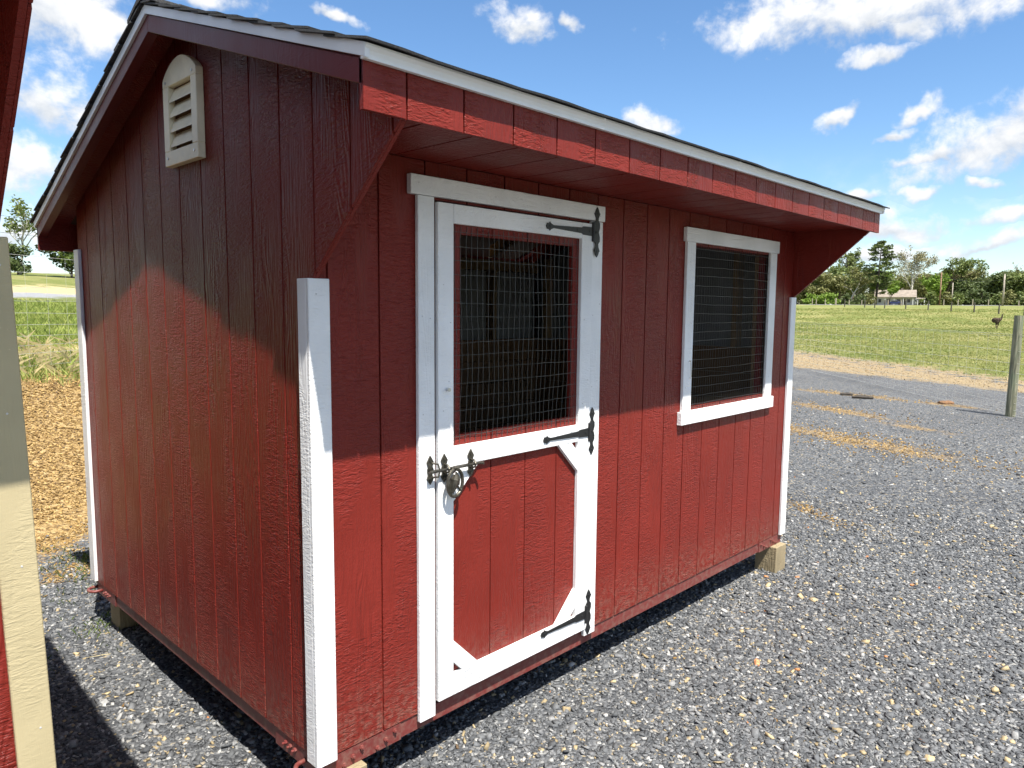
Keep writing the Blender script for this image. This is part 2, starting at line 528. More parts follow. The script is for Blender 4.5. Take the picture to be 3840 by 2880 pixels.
def ground_mat():
    m, g, b = new_mat('ground')
    pos = g.n('NewGeometry').outputs['Position']
    sx = g.n('SeparateXYZ', ins={0: pos})
    x, y = sx.outputs[0], sx.outputs[1]
    flat = g.n('CombineXYZ', ins={0: x, 1: y}).outputs[0]
    big = g.noise(flat, 0.35, 5.0, 0.6)
    mid = g.noise(flat, 1.9, 5.0, 0.6)
    fine = g.noise(flat, 14.0, 4.0, 0.6)
    jit = g.math('ADD', g.math('MULTIPLY', g.math('SUBTRACT', mid, 0.5), 2.6), g.math('MULTIPLY', g.math('SUBTRACT', fine, 0.5), 1.3))

    def lin(a, bb, c):
        return g.math('ADD', g.math('ADD', g.math('MULTIPLY', x, a), g.math('MULTIPLY', y, bb)), c)
    s1 = lin(-0.54, 0.84, 0.54 * 0.24 - 0.84 * 3.88)
    s2 = lin(0.90, -0.43, -0.90 * 18.6 + 0.43 * 0.93)
    s3 = lin(0.739, -0.675, -0.739 * 22.6 + 0.675 * 1.94)
    # --- crushed stone
    vor = g.n('TexVoronoi', ins={'Vector': flat, 'Scale': 58.0})
    rnd_c = g.n('SeparateColor', ins={0: vor.outputs['Color']}).outputs
    stone = g.ramp(rnd_c[0], [(0.0, (0.052, 0.055, 0.060)), (0.35, (0.084, 0.089, 0.096)), (0.62, (0.115, 0.120, 0.127)),
                              (0.82, (0.165, 0.17, 0.176)), (0.93, (0.26, 0.26, 0.25)), (1.0, (0.30, 0.24, 0.15))])
    stone = g.mix(1.0, stone, g.ramp(big, [(0.3, (0.80, 0.80, 0.80)), (0.7, (1.2, 1.2, 1.18))]), 'MULTIPLY')
    # tan drifts of wood chips lying on the stone
    drift = None
    for (cx, cy, hw, hh, rot) in [(9.3, 1.5, 2.2, 0.42, 1.22), (15.1, 3.5, 1.9, 0.35, 1.35), (12.3, 2.7, 1.6, 0.35, 1.1), (11.2, 1.2, 0.9, 0.3, 1.2),
                                  (14.7, 1.5, 0.8, 0.35, 1.2), (1.25, 3.35, 1.0, 0.35, 0.5), (0.2, 3.35, 0.5, 0.2, 0.3), (5.2, 0.35, 0.5, 0.12, 1.0)]:
        mm = g.n('Mapping', vector_type='TEXTURE', ins={'Vector': flat, 'Location': (cx, cy, 0), 'Rotation': (0, 0, rot), 'Scale': (hw, hh, 1)}).outputs[0]
        ln = g.n('VectorMath', operation='LENGTH', ins={0: mm}).outputs['Value']
        drift = ln if drift is None else g.math('MINIMUM', drift, ln)
    dr = g.smooth(g.math('ADD', g.math('SUBTRACT', 1.0, drift), g.math('MULTIPLY', jit, 0.75)), 0.1, 0.75, 0.0, 0.75)
    # --- wood-chip mulch
    v2 = g.n('TexVoronoi', ins={'Vector': g.mapped(flat, (1, 1.6, 1), rot=(0, 0, 0.5)), 'Scale': 34.0})
    rc2 = g.n('SeparateColor', ins={0: v2.outputs['Color']}).outputs
    mulch = g.ramp(rc2[0], [(0.0, (0.11, 0.065, 0.025)), (0.3, (0.22, 0.14, 0.055)), (0.65, (0.34, 0.23, 0.095)), (1.0, (0.43, 0.31, 0.15))])
    # --- grass: turf colour with dry patches
    gv = g.noise(g.mapped(flat, (1, 1, 1)), 7.0, 6.0, 0.65)
    turf = g.ramp(gv, [(0.28, (0.075, 0.105, 0.020)), (0.5, (0.135, 0.160, 0.036)), (0.72, (0.215, 0.215, 0.072))])
    dry = g.smooth(g.noise(flat, 0.16, 5.0, 0.65), 0.42, 0.66)
    turf = g.mix(g.math('MULTIPLY', dry, 0.8), turf, (0.27, 0.245, 0.095))
    col = g.mix(dr, stone, mulch)
    # right-hand side: gravel -> chips -> grass
    wr = g.smooth(g.math('ADD', s2, g.math('MULTIPLY', jit, 0.9)), -0.35, 0.35)
    wg = g.smooth(g.math('ADD', s3, g.math('MULTIPLY', jit, 1.7)), -0.4, 0.5)
    # grey stone lying at the far side of the chips
    rim = g.math('MULTIPLY', g.smooth(g.math('ADD', s3, jit), -1.5, -1.1), g.smooth(mid, 0.5, 0.58))
    pale = g.mix(0.55, mulch, (0.33, 0.27, 0.175))
    side = g.mix(g.math('MAXIMUM', rim, g.smooth(fine, 0.56, 0.66, 0.0, 0.8)), pale, stone)
    side = g.mix(wg, side, turf)
    far_strip = g.math('MULTIPLY', g.smooth(big, 0.5, 0.62), 0.0)
    col = g.mix(wr, col, side)
    # left-hand bank: chips -> grass -> lane -> straw -> grass
    j2 = g.math('MULTIPLY', jit, 0.55)
    s1j = g.math('ADD', s1, j2)
    bank = g.mix(g.smooth(s1j, 2.35, 2.75), mulch, turf)
    bank = g.mix(g.math('MULTIPLY', g.smooth(s1j, 3.5, 3.75), g.smooth(s1j, 4.45, 4.15)), bank, (0.44, 0.35, 0.17))
    s1f = g.math('ADD', s1, g.math('MULTIPLY', g.math('SUBTRACT', g.noise(flat, 0.55, 6.0, 0.7), 0.5), 16.0))
    lane = g.math('MULTIPLY', g.smooth(s1f, 24.0, 25.5), g.smooth(s1f, 33.0, 31.5))
    bank = g.mix(lane, bank, (0.27, 0.275, 0.285))
    straw = g.math('MULTIPLY', g.smooth(s1f, 31.0, 32.5), g.smooth(s1f, 41.0, 38.5))
    bank = g.mix(straw, bank, (0.44, 0.36, 0.19))
    wl = g.smooth(g.math('ADD', s1, g.math('MULTIPLY', jit, 0.3)), -0.08, 0.12)
    col = g.mix(wl, col, bank)
    g.link(col, b.inputs['Base Color'])
    b.inputs['Roughness'].default_value = 0.9
    b.inputs['Specular IOR Level'].default_value = 0.25
    hh = g.math('ADD', g.math('MULTIPLY', vor.outputs['Distance'], -0.6), g.math('MULTIPLY', rnd_c[1], 0.35))
    bp = g.n('Bump', ins={'Strength': 1.0, 'Distance': 0.022, 'Height': hh})
    bp2 = g.n('Bump', ins={'Strength': 0.6, 'Distance': 0.08, 'Height': gv, 'Normal': bp.outputs[0]})
    g.link(bp2.outputs[0], b.inputs['Normal'])
    return m


M['ground'] = ground_mat()


def build_ground():
    radii = [0.0]
    r = 0.5
    while r < 5000:
        radii.append(r)
        r *= 1.055 if r > 8 else 1.0
        r += 0.28 if r <= 8 else 0.0
    na = 288
    vs, fs = [(0.0, 0.0, tz(0, 0))], []
    for rr in radii[1:]:
        th = np.arange(na) * 2 * math.pi / na
        xs, ys = rr * np.cos(th), rr * np.sin(th)
        zs = terrain(xs, ys)
        vs += list(zip(xs.tolist(), ys.tolist(), zs.tolist()))
    for j in range(na):
        fs.append((0, 1 + j, 1 + (j + 1) % na))
    for i in range(len(radii) - 2):
        a, b2 = 1 + i * na, 1 + (i + 1) * na
        for j in range(na):
            k = (j + 1) % na
            fs.append((a + j, b2 + j, b2 + k, a + k))
    mb = MB()
    mb.v, mb.f = vs, fs
    return mb.build('ground', 'ground', None, smooth=True, kind='structure')


build_ground()

# ------------------------------------------------------------------ the shed
L, D = 3.665, 2.36          # length along x, depth along y
OHL, OHR = 0.13, 0.10       # rake overhang left / right
YF, YB = -0.492, 2.60       # front / back fascia planes
YR, ZR = 0.90, 2.640        # ridge (underside of shingles)
SF, SB = 0.336, 0.392       # slopes
PITCH8 = 0.2032


def roof_z(y):
    return ZR - SF * (YR - y) if y <= YR else ZR - SB * (y - YR)


def cols(x0, first, x1, gap=0.007):
    """board edges between grooves"""
    e = [x0]
    g0 = first
    while g0 < x0 + 0.02:
        g0 += PITCH8
    while g0 < x1 - 0.02:
        e.append(g0)
        g0 += PITCH8
    e.append(x1)
    out = []
    for i in range(len(e) - 1):
        out.append((e[i] + (gap / 2 if i else 0), e[i + 1] - (gap / 2 if i < len(e) - 2 else 0)))
    return out


def build_shed(root, trim, trim_h, vent_mat, detailed=True):
    T, GAP = 0.008, 0.007
    # ---- front wall
    door_o = (0.500, 1.416, -0.03, 1.912)
    win_o = (2.352, 3.262, 0.985, 1.873)
    opens = [door_o, win_o]
    zb, zt = -0.02, 2.043

    def minus(xa, xb):
        cuts = sorted({xa, xb, *[min(max(v, xa), xb) for o in opens for v in o[:2]]})
        rects = []
        for a, c in zip(cuts[:-1], cuts[1:]):
            if c - a < 1e-5:
                continue
            segs = [(zb, zt)]
            for o in opens:
                if o[0] < (a + c) / 2 < o[1]:
                    ns = []
                    for s in segs:
                        if o[2] > s[0]:
                            ns.append((s[0], min(s[1], o[2])))
                        if o[3] < s[1]:
                            ns.append((max(s[0], o[3]), s[1]))
                    segs = ns
            rects += [(a, c, s[0], s[1]) for s in segs if s[1] - s[0] > 1e-4]
        return rects
    mb = MB()
    for a, c, z0, z1 in minus(0.019, L - 0.019):
        mb.box(a, c, T, T + 0.010, z0, z1)
    fw = mb.build('front_wall', 'red', root)
    for xa, xb in cols(0.019, 0.0615, L - 0.019):
        groups = []
        for rc in minus(xa, xb):
            hit = [q for q in groups if any(abs(o[1] - rc[0]) < 1e-6 and o[2] < rc[3] and rc[2] < o[3] for o in q)]
            for q in hit:
                groups.remove(q)
            groups.append(sum(hit, []) + [rc])
        for q in groups:
            mb = MB()
            for a, c, z0, z1 in q:
                mb.box(a, c, 0.0, T - 0.0005, z0, z1)
            mb.build('plank', 'red', fw, bevel=0.0012 if len(q) == 1 else 0.0)
    # ---- gable walls with their wings under the front overhang
    for side in (0, 1):
        xo = 0.0 if side == 0 else L
        sg = 1 if side == 0 else -1
        yw0 = YF + 0.018

        def top(y):
            return roof_z(y) - 0.030

        def column(ya, yb):
            polys = []
            if ya < -1e-6 and yb > 1e-6:
                return [[(ya, 1.60 - ya * 0.89), (0.0, 1.60), (0.0, zb), (yb, zb), (yb, top(yb)), (ya, top(ya))]]
            for p, q in ((ya, min(yb, 0.0)), (max(ya, 0.0), yb)):
                if q - p < 1e-4:
                    continue
                ys = [p] + ([YR] if p < YR < q else []) + [q]
                if q <= 1e-6:
                    bot = [(p, 1.60 + (-p) * 0.89), (q, 1.60 + (-q) * 0.89)]
                else:
                    bot = [(p, zb), (q, zb)]
                polys.append(bot + [(yy, top(yy)) for yy in ys[::-1]])
            return polys
        mb = MB()
        for pl in column(yw0, 0.0) + column(0.0, D):
            wing = pl[0][0] < -0.01
            mb.prism(pl, 0, xo + sg * T, xo + sg * (T + (0.013 if wing else 0.010)))
        gw = mb.build('gable_wall', 'red', root)
        for ya, yb in cols(yw0, 0.172 - 4 * PITCH8, D):
            mb = MB()
            for pl in column(ya, yb):
                mb.prism(pl, 0, xo, xo + sg * (T - 0.0005))
            mb.build('plank', 'red', gw, bevel=0.0012)
    # ---- back wall
    bw = MB().box(0.019, L - 0.019, D - 0.018, D - T, zb, 1.93).build('back_wall', 'red', root)
    for xa, xb in cols(0.019, 0.0615, L - 0.019):
        MB().box(xa, xb, D - T + 0.0005, D, zb, 1.93).build('plank', 'red', bw)
    # ---- corner trim: a front board and a side board at each corner
    t = 0.018
    for cx, sg in ((0.0, 1), (L, -1)):
        MB().box(cx - sg * t, cx + sg * 0.060, -t, -0.001, -0.030, 1.612).build('corner_trim', trim, root, bevel=0.0025)
        MB().box(cx - sg * 0.001, cx - sg * (t - 0.0008), -0.0005, 0.052, -0.030, 1.612).build('corner_trim', trim, root, bevel=0.002)
        MB().box(cx - sg * 0.001, cx - sg * t, D - 0.058, D + t, -0.012, 1.815).build('corner_trim', trim, root, bevel=0.002)
        MB().box(cx, cx + sg * 0.068, D + 0.001, D + t, -0.012, 1.815).build('corner_trim', trim, root, bevel=0.002)
    # ---- front and back fascia of the same boards
    for yy, sg, z_top in ((YF, 1, roof_z(YF) - 0.004), (YB, -1, roof_z(YB) - 0.004)):
        z_bot = 2.018 if sg == 1 else 1.817
        fa = MB().box(-OHL, L + OHR, yy + sg * T, yy + sg * (T + 0.009), z_bot + 0.001, z_top).build('fascia', 'red', root)
        for xa, xb in cols(-OHL, 0.0075 - PITCH8, L + OHR, 0.006):
            MB().box(xa, xb, yy, yy + sg * (T - 0.0005), z_bot, z_top).build('plank', 'red', fa, bevel=0.0012)
        # white drip edge along the eave, flaring outwards towards its foot, in two lengths
        for x0, x1 in ((-OHL - 0.008, 1.4185), (1.420, L + OHR + 0.008)):
            pr = [(yy - sg * 0.001, z_top + 0.003), (yy - sg * 0.027, z_top + 0.003), (yy - sg * 0.0265, z_top - 0.003), (yy - sg * 0.019, z_top - 0.011),
                  (yy - sg * 0.0155, z_top - 0.021), (yy - sg * 0.0150, z_top - 0.031), (yy - sg * 0.001, z_top - 0.031)]
            MB().prism(pr, 0, x0, x1).build('drip_edge', 'white_metal' if trim == 'white' else 'red_smooth', root)
    # ---- soffit under the front overhang, boards running front to back
    so = MB().box(0.036, L - 0.036, YF + 0.020, -0.001, 2.052, 2.060).build('soffit', 'red', root)
    for xa, xb in cols(0.0365, 0.130, L - 0.0365, 0.007):
        MB().box(xa, xb, YF + 0.0185, -0.0015, 2.044, 2.0515).build('plank', 'red', so, bevel=0.0012)
    # ---- rakes
    for xo, sg in ((-OHL, 1), (L + OHR, -1)):
        for ya, yb in ((YF + 0.002, YR), (YR, YB - 0.002)):
            rk = [(ya, roof_z(ya) - 0.031), (yb, roof_z(yb) - 0.031), (yb, roof_z(yb) - 0.094), (ya, roof_z(ya) - 0.094)]
            MB().prism(rk, 0, xo, xo + sg * 0.038).build('rake_board', 'red_smooth', root, bevel=0.0015)
            st = [(ya - (0.024 if ya < 0 else 0), roof_z(ya) - 0.0), (yb, roof_z(yb) - 0.0), (yb, roof_z(yb) - 0.0305), (ya - (0.024 if ya < 0 else 0), roof_z(ya) - 0.0345)]
            MB().prism(st, 0, xo - sg * 0.010, xo + sg * 0.004).build('drip_edge', 'white_metal' if trim == 'white' else 'red_smooth', root)
            sf = [(ya, roof_z(ya) - 0.010), (yb, roof_z(yb) - 0.010), (yb, roof_z(yb) - 0.0295), (ya, roof_z(ya) - 0.0295)]
            x2 = (0.0 if sg == 1 else L)
            MB().prism(sf, 0, xo + sg * 0.0045, x2 + sg * 0.02).build('rake_soffit', 'red', root)
    # ---- roof deck and shingles
    rf = MB()
    for ya, yb in ((YF, YR), (YR, YB)):
        dk = [(ya, roof_z(ya) - 0.0005), (yb, roof_z(yb) - 0.0005), (yb, roof_z(yb) - 0.0095), (ya, roof_z(ya) - 0.0095)]
        rf.prism(dk, 0, -OHL + 0.005, L + OHR - 0.005)
    roof = rf.build('roof', 'floor', root)
    exp, sh_l, sh_w = 0.142, 0.20, 0.985
    meshes = []
    R = random.Random(3)
    for k in range(5):                                   # five hand-laid variants: slightly cupped, ragged lower edge
        vs, fs = [], []
        nx = 9
        for i in range(nx + 1):
            u = sh_w * i / nx
            rag = R.uniform(-0.002, 0.002)
            lift = R.uniform(0.0, 0.004)
            th = 0.006
            vs += [(u, rag, 0.009 + lift), (u, sh_l, 0.001), (u, rag, 0.009 + lift + th), (u, sh_l, 0.001 + th)]
        for i in range(nx):
            a, b2 = 4 * i, 4 * i + 4
            fs += [(a, a + 1, b2 + 1, b2), (a + 2, b2 + 2, b2 + 3, a + 3), (a, b2, b2 + 2, a + 2), (a + 1, a + 3, b2 + 3, b2 + 1)]
        fs += [(0, 2, 3, 1), (4 * nx, 4 * nx + 1, 4 * nx + 3, 4 * nx + 2)]
        mb = MB()
        mb.v, mb.f = vs, fs
        me = mb.mesh('shingle')
        me.materials.append(M['shingle'])
        meshes.append(me)
    for slope in (0, 1):
        ang = math.atan(SF if slope == 0 else SB)
        ln = ((YR - YF) if slope == 0 else (YB - YR)) / math.cos(ang) + 0.045
        nrow = int(ln / exp)
        for row in range(nrow + 1):
            off = (row % 3) * 0.33
            x = -OHL - 0.022 - off
            d0 = (-0.046 if slope == 0 else -0.05) + row * exp
            while x < L + OHR + 0.02:
                xa, xb = max(x, -OHL - 0.022 - R.uniform(0, 0.008)), min(x + sh_w, L + OHR + 0.022)
                if xb - xa > 0.03:
                    o = bpy.data.objects.new('shingle', R.choice(meshes))
                    COL.objects.link(o)
                    o.parent = roof
                    o.scale = ((xb - xa) / sh_w, 1.0 if d0 + sh_l < ln - 0.05 else max(0.3, (ln - 0.05 - d0) / sh_l), 1)
                    if slope == 0:
                        o.location = (xa, YF + d0 * math.cos(ang), roof_z(YF) + d0 * math.sin(ang) + 0.001)
                        o.rotation_euler = (ang, 0, 0)
                    else:
                        o.location = (xb, YB - d0 * math.cos(ang), roof_z(YB) + d0 * math.sin(ang) + 0.001)
                        o.rotation_euler = (ang, 0, math.pi)
                x += sh_w + 0.003
    x = -OHL - 0.024
    while x < L + OHR:
        x1 = min(x + 0.30, L + OHR + 0.024)
        cap = MB()
        lf = 0.004 + R.uniform(0, 0.004)
        pr = [(YR - 0.14, roof_z(YR - 0.14) + 0.018), (YR, ZR + 0.024), (YR + 0.14, roof_z(YR + 0.14) + 0.018), (YR + 0.14, roof_z(YR + 0.14) + 0.026 + lf),
              (YR, ZR + 0.034 + lf), (YR - 0.14, roof_z(YR - 0.14) + 0.026 + lf)]
        cap.prism(pr, 0, x, x1 - 0.002)
        cap.build('ridge_cap', 'shingle', roof)
        x += 0.145
    # ---- skids and steel corner plates with bolts
    for y0, y1 in ((0.0065, 0.11), (D - 0.11, D - 0.0065)):
        sk = MB().box(0.012, L - 0.012, y0, y1, -0.087, -0.021).build('skid', 'red_steel', root, bevel=0.002)
        front = y0 < 1
        yp = y0 - 0.004 if front else y1 + 0.004
        for xs, sg in ((0.010, 1), (L - 0.010, -1)):
            MB().box(xs, xs + sg * 0.335, yp, yp + (0.0035 if front else -0.0035), -0.089, -0.024).build('corner_plate', 'red_steel', sk)
            for bx_, bz_ in ((0.305, -0.041), (0.265, -0.058), (0.228, -0.074), (0.160, -0.041), (0.122, -0.058), (0.086, -0.074)):
                cxb = xs + sg * bx_
                bt = MB()
                dirn = -1 if front else 1
                bt.prism([(cxb + 0.0085 * math.cos(k * math.pi / 3), bz_ + 0.0085 * math.sin(k * math.pi / 3)) for k in range(6)], 1, yp, yp + dirn * 0.008)
                bt.prism([(cxb + 0.0045 * math.cos(k * math.pi / 4), bz_ + 0.0045 * math.sin(k * math.pi / 4)) for k in range(8)], 1, yp + dirn * 0.008, yp + dirn * 0.013)
                bt.build('bolt', 'red_steel', sk)
    for x0, sgx in ((0.008, -1), (L - 0.008, 1)):
        xa = x0 if sgx < 0 else x0 - 0.05
        rim = MB().box(xa, xa + 0.05, 0.112, D - 0.112, -0.080, -0.021).build('end_rim', 'red_steel', root, bevel=0.002)
        xf = xa if sgx < 0 else xa + 0.05
        for yl, ysg in ((0.012, 1), (D - 0.012, -1)):
            MB().box(xf - 0.003 * (-sgx) if False else xf, xf + sgx * 0.004, yl, yl + ysg * 0.30, -0.088, -0.024).build('corner_plate', 'red_steel', root)
            # U-shaped lifting loop
            pts = []
            w = 0.055
            yc = yl + ysg * 0.045
            for k in range(13):
                th = math.pi * k / 12
                pts.append((xf + sgx * (0.026 + 0.034 * math.sin(th)), yc - w * 0.72 * math.cos(th), -0.056))
            pts = [(xf, pts[0][1], -0.056)] + pts + [(xf, pts[-1][1], -0.056)]
            MB().tube(pts, 0.0085, 8).build('lifting_loop', 'red_steel', root, smooth=True)
            for k in range(3):
                yb_ = yl + ysg * (0.155 + 0.033 * k)
                bt = MB()
                bt.prism([(yb_ + 0.008 * math.cos(q * math.pi / 3), -0.050 + 0.008 * math.sin(q * math.pi / 3)) for q in range(6)], 0, xf + sgx * 0.004, xf + sgx * 0.012)
                bt.prism([(yb_ + 0.0045 * math.cos(q * math.pi / 4), -0.050 + 0.0045 * math.sin(q * math.pi / 4)) for q in range(8)], 0, xf + sgx * 0.012, xf + sgx * 0.022)
                bt.build('bolt', 'red_steel', rim)
    # ---- gable vent
    vt = MB()
    vy0, vy1, vz0, vza = 0.728, 1.044, 2.080, 2.412
    arc = [(vy1 + (vy0 - vy1) * k / 14, vza + 0.070 * math.sin(math.pi * k / 14) ** 0.8) for k in range(15)]
    oy0, oy1, oz0, oz1 = 0.778, 0.992, 2.137, 2.385
    xv0, xv1 = -0.030, -0.0005
    # frame as four pieces round the opening, the top one arched
    vt.prism([(vy0, oz1)] + [(vy1, oz1)] + arc, 0, xv0, xv1)
    vt.box(xv0, xv1, vy0, oy0, oz0, oz1)
    vt.box(xv0, xv1, oy1, vy1, oz0, oz1)
    vt.box(xv0, xv1, vy0, vy1, vz0, oz0)
    vent = vt.build('gable_vent', vent_mat, root, bevel=0.002)
    MB().box(-0.004, -0.0008, oy0, oy1, oz0, oz1).build('vent_back', 'kick', vent)
    for k in range(4):
        zc = oz0 + 0.014 + k * 0.0575
        pr = [(-0.026, zc), (-0.026, zc + 0.007), (-0.005, zc + 0.056), (-0.005, zc + 0.049)]
        MB().prism(pr, 1, oy0, oy1).build('slat', vent_mat, vent)
    for yy, zz in ((vy0 + 0.032, 2.402), (vy1 - 0.032, 2.402), (vy0 + 0.032, 2.11), (vy1 - 0.032, 2.11)):
        MB().prism([(yy + 0.005 * math.cos(q * math.pi / 4), zz + 0.005 * math.sin(q * math.pi / 4)) for q in range(8)], 0, xv0 - 0.003, xv0).build('screw', 'zinc', vent)
    # ---- door casing
    MB().box(0.421, 0.4965, -0.019, -0.001, -0.050, 1.919).build('door_casing', trim, root, bevel=0.002)
    MB().box(1.4185, 1.500, -0.019, -0.001, -0.036, 1.917).build('door_casing', trim, root, bevel=0.002)
    MB().box(0.385, 1.507, -0.026, -0.001, 1.9205, 1.988).build('door_header', trim_h, root, bevel=0.002)
    # ---- door
    dx0, dx1, dz0, dz1 = 0.506, 1.414, 0.004, 1.903
    gx0, gx1, gz0, gz1 = 0.630, 1.300, 1.037, 1.797            # opening in the door
    ys0, ys1 = -0.008, 0.014
    dm = MB()
    dm.box(dx0, dx1, ys0 + 0.006, ys1, dz0, gz0).box(dx0, dx1, ys0 + 0.006, ys1, gz1, dz1)
    dm.box(dx0, gx0, ys0 + 0.006, ys1, gz0, gz1).box(gx1, dx1, ys0 + 0.006, ys1, gz0, gz1)
    door = dm.build('door', 'red', root)
    for xa, xb in cols(dx0, 0.595, dx1, 0.005):
        lo, hi = MB(), MB()
        lo.box(xa, xb, ys0, ys0 + 0.0055, dz0, gz0)
        hi.box(xa, xb, ys0, ys0 + 0.0055, gz1, dz1)
        side = [(p, q) for p, q in ((xa, min(xb, gx0)), (max(xa, gx1), xb)) if q - p > 0.001]
        if side:
            for p, q in side:
                lo.box(p, q, ys0, ys0 + 0.0055, gz0, gz1)
            lo.box(xa, xb, ys0, ys0 + 0.0055, gz1, dz1)
        else:
            hi.build('plank', 'red', door)
        lo.build('plank', 'red', door)
    yt0, yt1 = -0.028, -0.0085
    ix0, ix1 = 0.582, 1.337
    MB().box(dx0, ix0 - 0.0005, yt0, yt1, dz0, dz1).build('stile', trim, door, bevel=0.002)
    MB().box(ix1 + 0.0005, dx1, yt0, yt1, dz0, dz1).build('stile', trim, door, bevel=0.002)
    MB().box(ix0, ix1, yt0, yt1, 1.833, dz1).build('rail', trim_h, door, bevel=0.002)
    MB().box(ix0, ix1, yt0, yt1, 0.921, 0.997).build('rail', trim_h, door, bevel=0.002)
    MB().box(ix0, ix1, yt0, yt1, dz0, 0.091).build('rail', trim_h, door, bevel=0.002)
    # corner braces of the lower panel
    pz0, pz1, k1, k2 = 0.0915, 0.9205, 0.136, 0.046
    for sx, cx in ((1, ix0), (-1, ix1)):
        for sz, cz in ((1, pz0), (-1, pz1)):
            pl = [(cx + sx * 0.0005, cz + sz * k1), (cx + sx * k1, cz + sz * 0.0005), (cx + sx * k2, cz + sz * 0.0005), (cx + sx * 0.0005, cz + sz * k2)]
            MB().prism(pl, 1, yt0 + 0.001, yt1).build('brace', trim, door, bevel=0.0015)

    def wire_mesh(x0, x1, z0, z1, y, nvx, nhz, parent, seed):
        R2 = random.Random(seed)
        w = MB()
        rw = 0.0011
        ph = [R2.uniform(0, 6.28) for _ in range(8)]
        def bulge(x, z):
            u, v = (x - x0) / (x1 - x0), (z - z0) / (z1 - z0)
            return -0.010 * math.sin(math.pi * u) * math.sin(math.pi * v) + 0.002 * math.sin(9 * u + ph[0]) * math.sin(7 * v + ph[1])
        xs = [x0 + (x1 - x0) * (i + 0.5 + R2.uniform(-.1, .1)) / nvx for i in range(nvx)]
        zs = [z0 + (z1 - z0) * (i + 0.5 + R2.uniform(-.05, .05)) / nhz for i in range(nhz)]
        for i, xx in enumerate(xs):
            pts = []
            for j in range(17):
                zz = z0 + (z1 - z0) * j / 16
                xj = xx + 0.0032 * math.sin(zz * 11 + ph[2] + 0.35 * i) + 0.0022 * R2.uniform(-1, 1)
                pts.append((xj, y + bulge(xj, zz), zz))
            w.tube(pts, rw, 4, False)
        for i, zz in enumerate(zs):
            pts = []
            sag = 0.006 * math.sin(i * 0.8 + ph[3])
            for j in range(17):
                u = j / 16
                zj = zz - sag * math.sin(math.pi * u) + 0.0016 * R2.uniform(-1, 1)
                xx = x0 + (x1 - x0) * u
                pts.append((xx, y - 0.0018 + bulge(xx, zz), zj))
            w.tube(pts, rw * 1.05, 4, False)
        return w.build('wire_mesh', 'mesh', parent)
    wire_mesh(0.586, 1.330, 1.004, 1.828, -0.0125, 26, 16, door, 5)
    # hinges
    def hinge(zc):
        x0 = 1.418
        strap = [(1.092, 0), (1.098, 0.012), (1.112, 0.013), (1.116, 0.019), (1.122, 0.013), (1.140, 0.006), (1.331, 0.0125), (1.342, 0.018), (x0 - 0.012, 0.020),
                 (x0 - 0.012, -0.020), (1.342, -0.018), (1.331, -0.0125), (1.140, -0.006), (1.122, -0.013), (1.116, -0.019), (1.112, -0.013), (1.098, -0.012)]
        plate_r = [(0.0, 0.112), (0.010, 0.100), (0.016, 0.086), (0.021, 0.084), (0.010, 0.064), (0.009, 0.052), (0.020, 0.040), (0.020, 0.020), (0.012, 0.0)]
        half = plate_r + [(a, -b) for a, b in plate_r[::-1][1:]]
        xc = 1.443
        outline = [(xc + a, b) for a, b in half] + [(xc - a, b) for a, b in half[::-1][1:-1]]
        h = MB()
        h.prism([(a, zc + b) for a, b in strap], 1, -0.0325, -0.0285)
        h.prism([(a, zc + b) for a, b in outline], 1, -0.0305 if zc > 1.7 else -0.0235, -0.0265 if zc > 1.7 else -0.0195)
        h.tube([(x0 - 0.006, -0.032, zc - 0.043), (x0 - 0.006, -0.032, zc + 0.043)], 0.0075, 8)
        for a, b in ((1.118, 0), (1.300, 0), (1.385, 0)):
            h.prism([(a + 0.0055 * math.cos(k * math.pi / 4), zc + b + 0.0055 * math.sin(k * math.pi / 4)) for k in range(8)], 1, -0.0345, -0.0325)
        for b in (0.085, 0.0, -0.085):
            yq = -0.0305 if zc > 1.7 else -0.0235
            h.prism([(xc + 0.0055 * math.cos(k * math.pi / 4), zc + b + 0.0055 * math.sin(k * math.pi / 4)) for k in range(8)], 1, yq - 0.002, yq)
        h.build('hinge', 'black', door, bevel=0.0006)
    for zc in (1.868, 0.957, 0.080):
        hinge(zc)
    # sliding latch with a horseshoe pull
    la = MB()
    pz = 0.922
    def lplate(xc, y):
        pr = [(0.0, 0.056), (0.008, 0.044), (0.015, 0.033), (0.016, 0.029), (0.009, 0.016), (0.013, 0.004), (0.013, -0.006), (0.009, -0.017), (0.016, -0.030), (0.013, -0.037), (0.006, -0.046), (0.0, -0.054)]
        out = [(xc + a, pz + b) for a, b in pr] + [(xc - a, pz + b) for a, b in pr[::-1][1:-1]]
        la.prism(out, 1, y - 0.005, y)
        for b in (0.036, -0.036):
            la.prism([(xc + 0.005 * math.cos(k * math.pi / 4), pz + b + 0.005 * math.sin(k * math.pi / 4)) for k in range(8)], 1, y - 0.0075, y - 0.005)
    lplate(0.470, -0.0195)
    lplate(0.531, -0.0285)
    lplate(0.666, -0.0285)
    for xc in (0.531, 0.666):                         # staples the rod slides in
        la.tube([(xc, -0.033, pz + 0.016), (xc, -0.052, pz + 0.015), (xc, -0.060, pz + 0.004), (xc, -0.057, pz - 0.010), (xc, -0.040, pz - 0.016), (xc, -0.032, pz - 0.016)], 0.0042, 6)
    la.tube([(0.478, -0.024, pz + 0.026), (0.490, -0.044, pz + 0.024), (0.494, -0.050, pz), (0.490, -0.046, pz - 0.024), (0.478, -0.024, pz - 0.027)], 0.0038, 6)
    la.tube([(0.448, -0.046, pz - 0.001), (0.700, -0.046, pz - 0.001)], 0.0062, 8)
    la.tube([(0.700, -0.046, pz - 0.001), (0.708, -0.062, pz - 0.001)], 0.0062, 8)
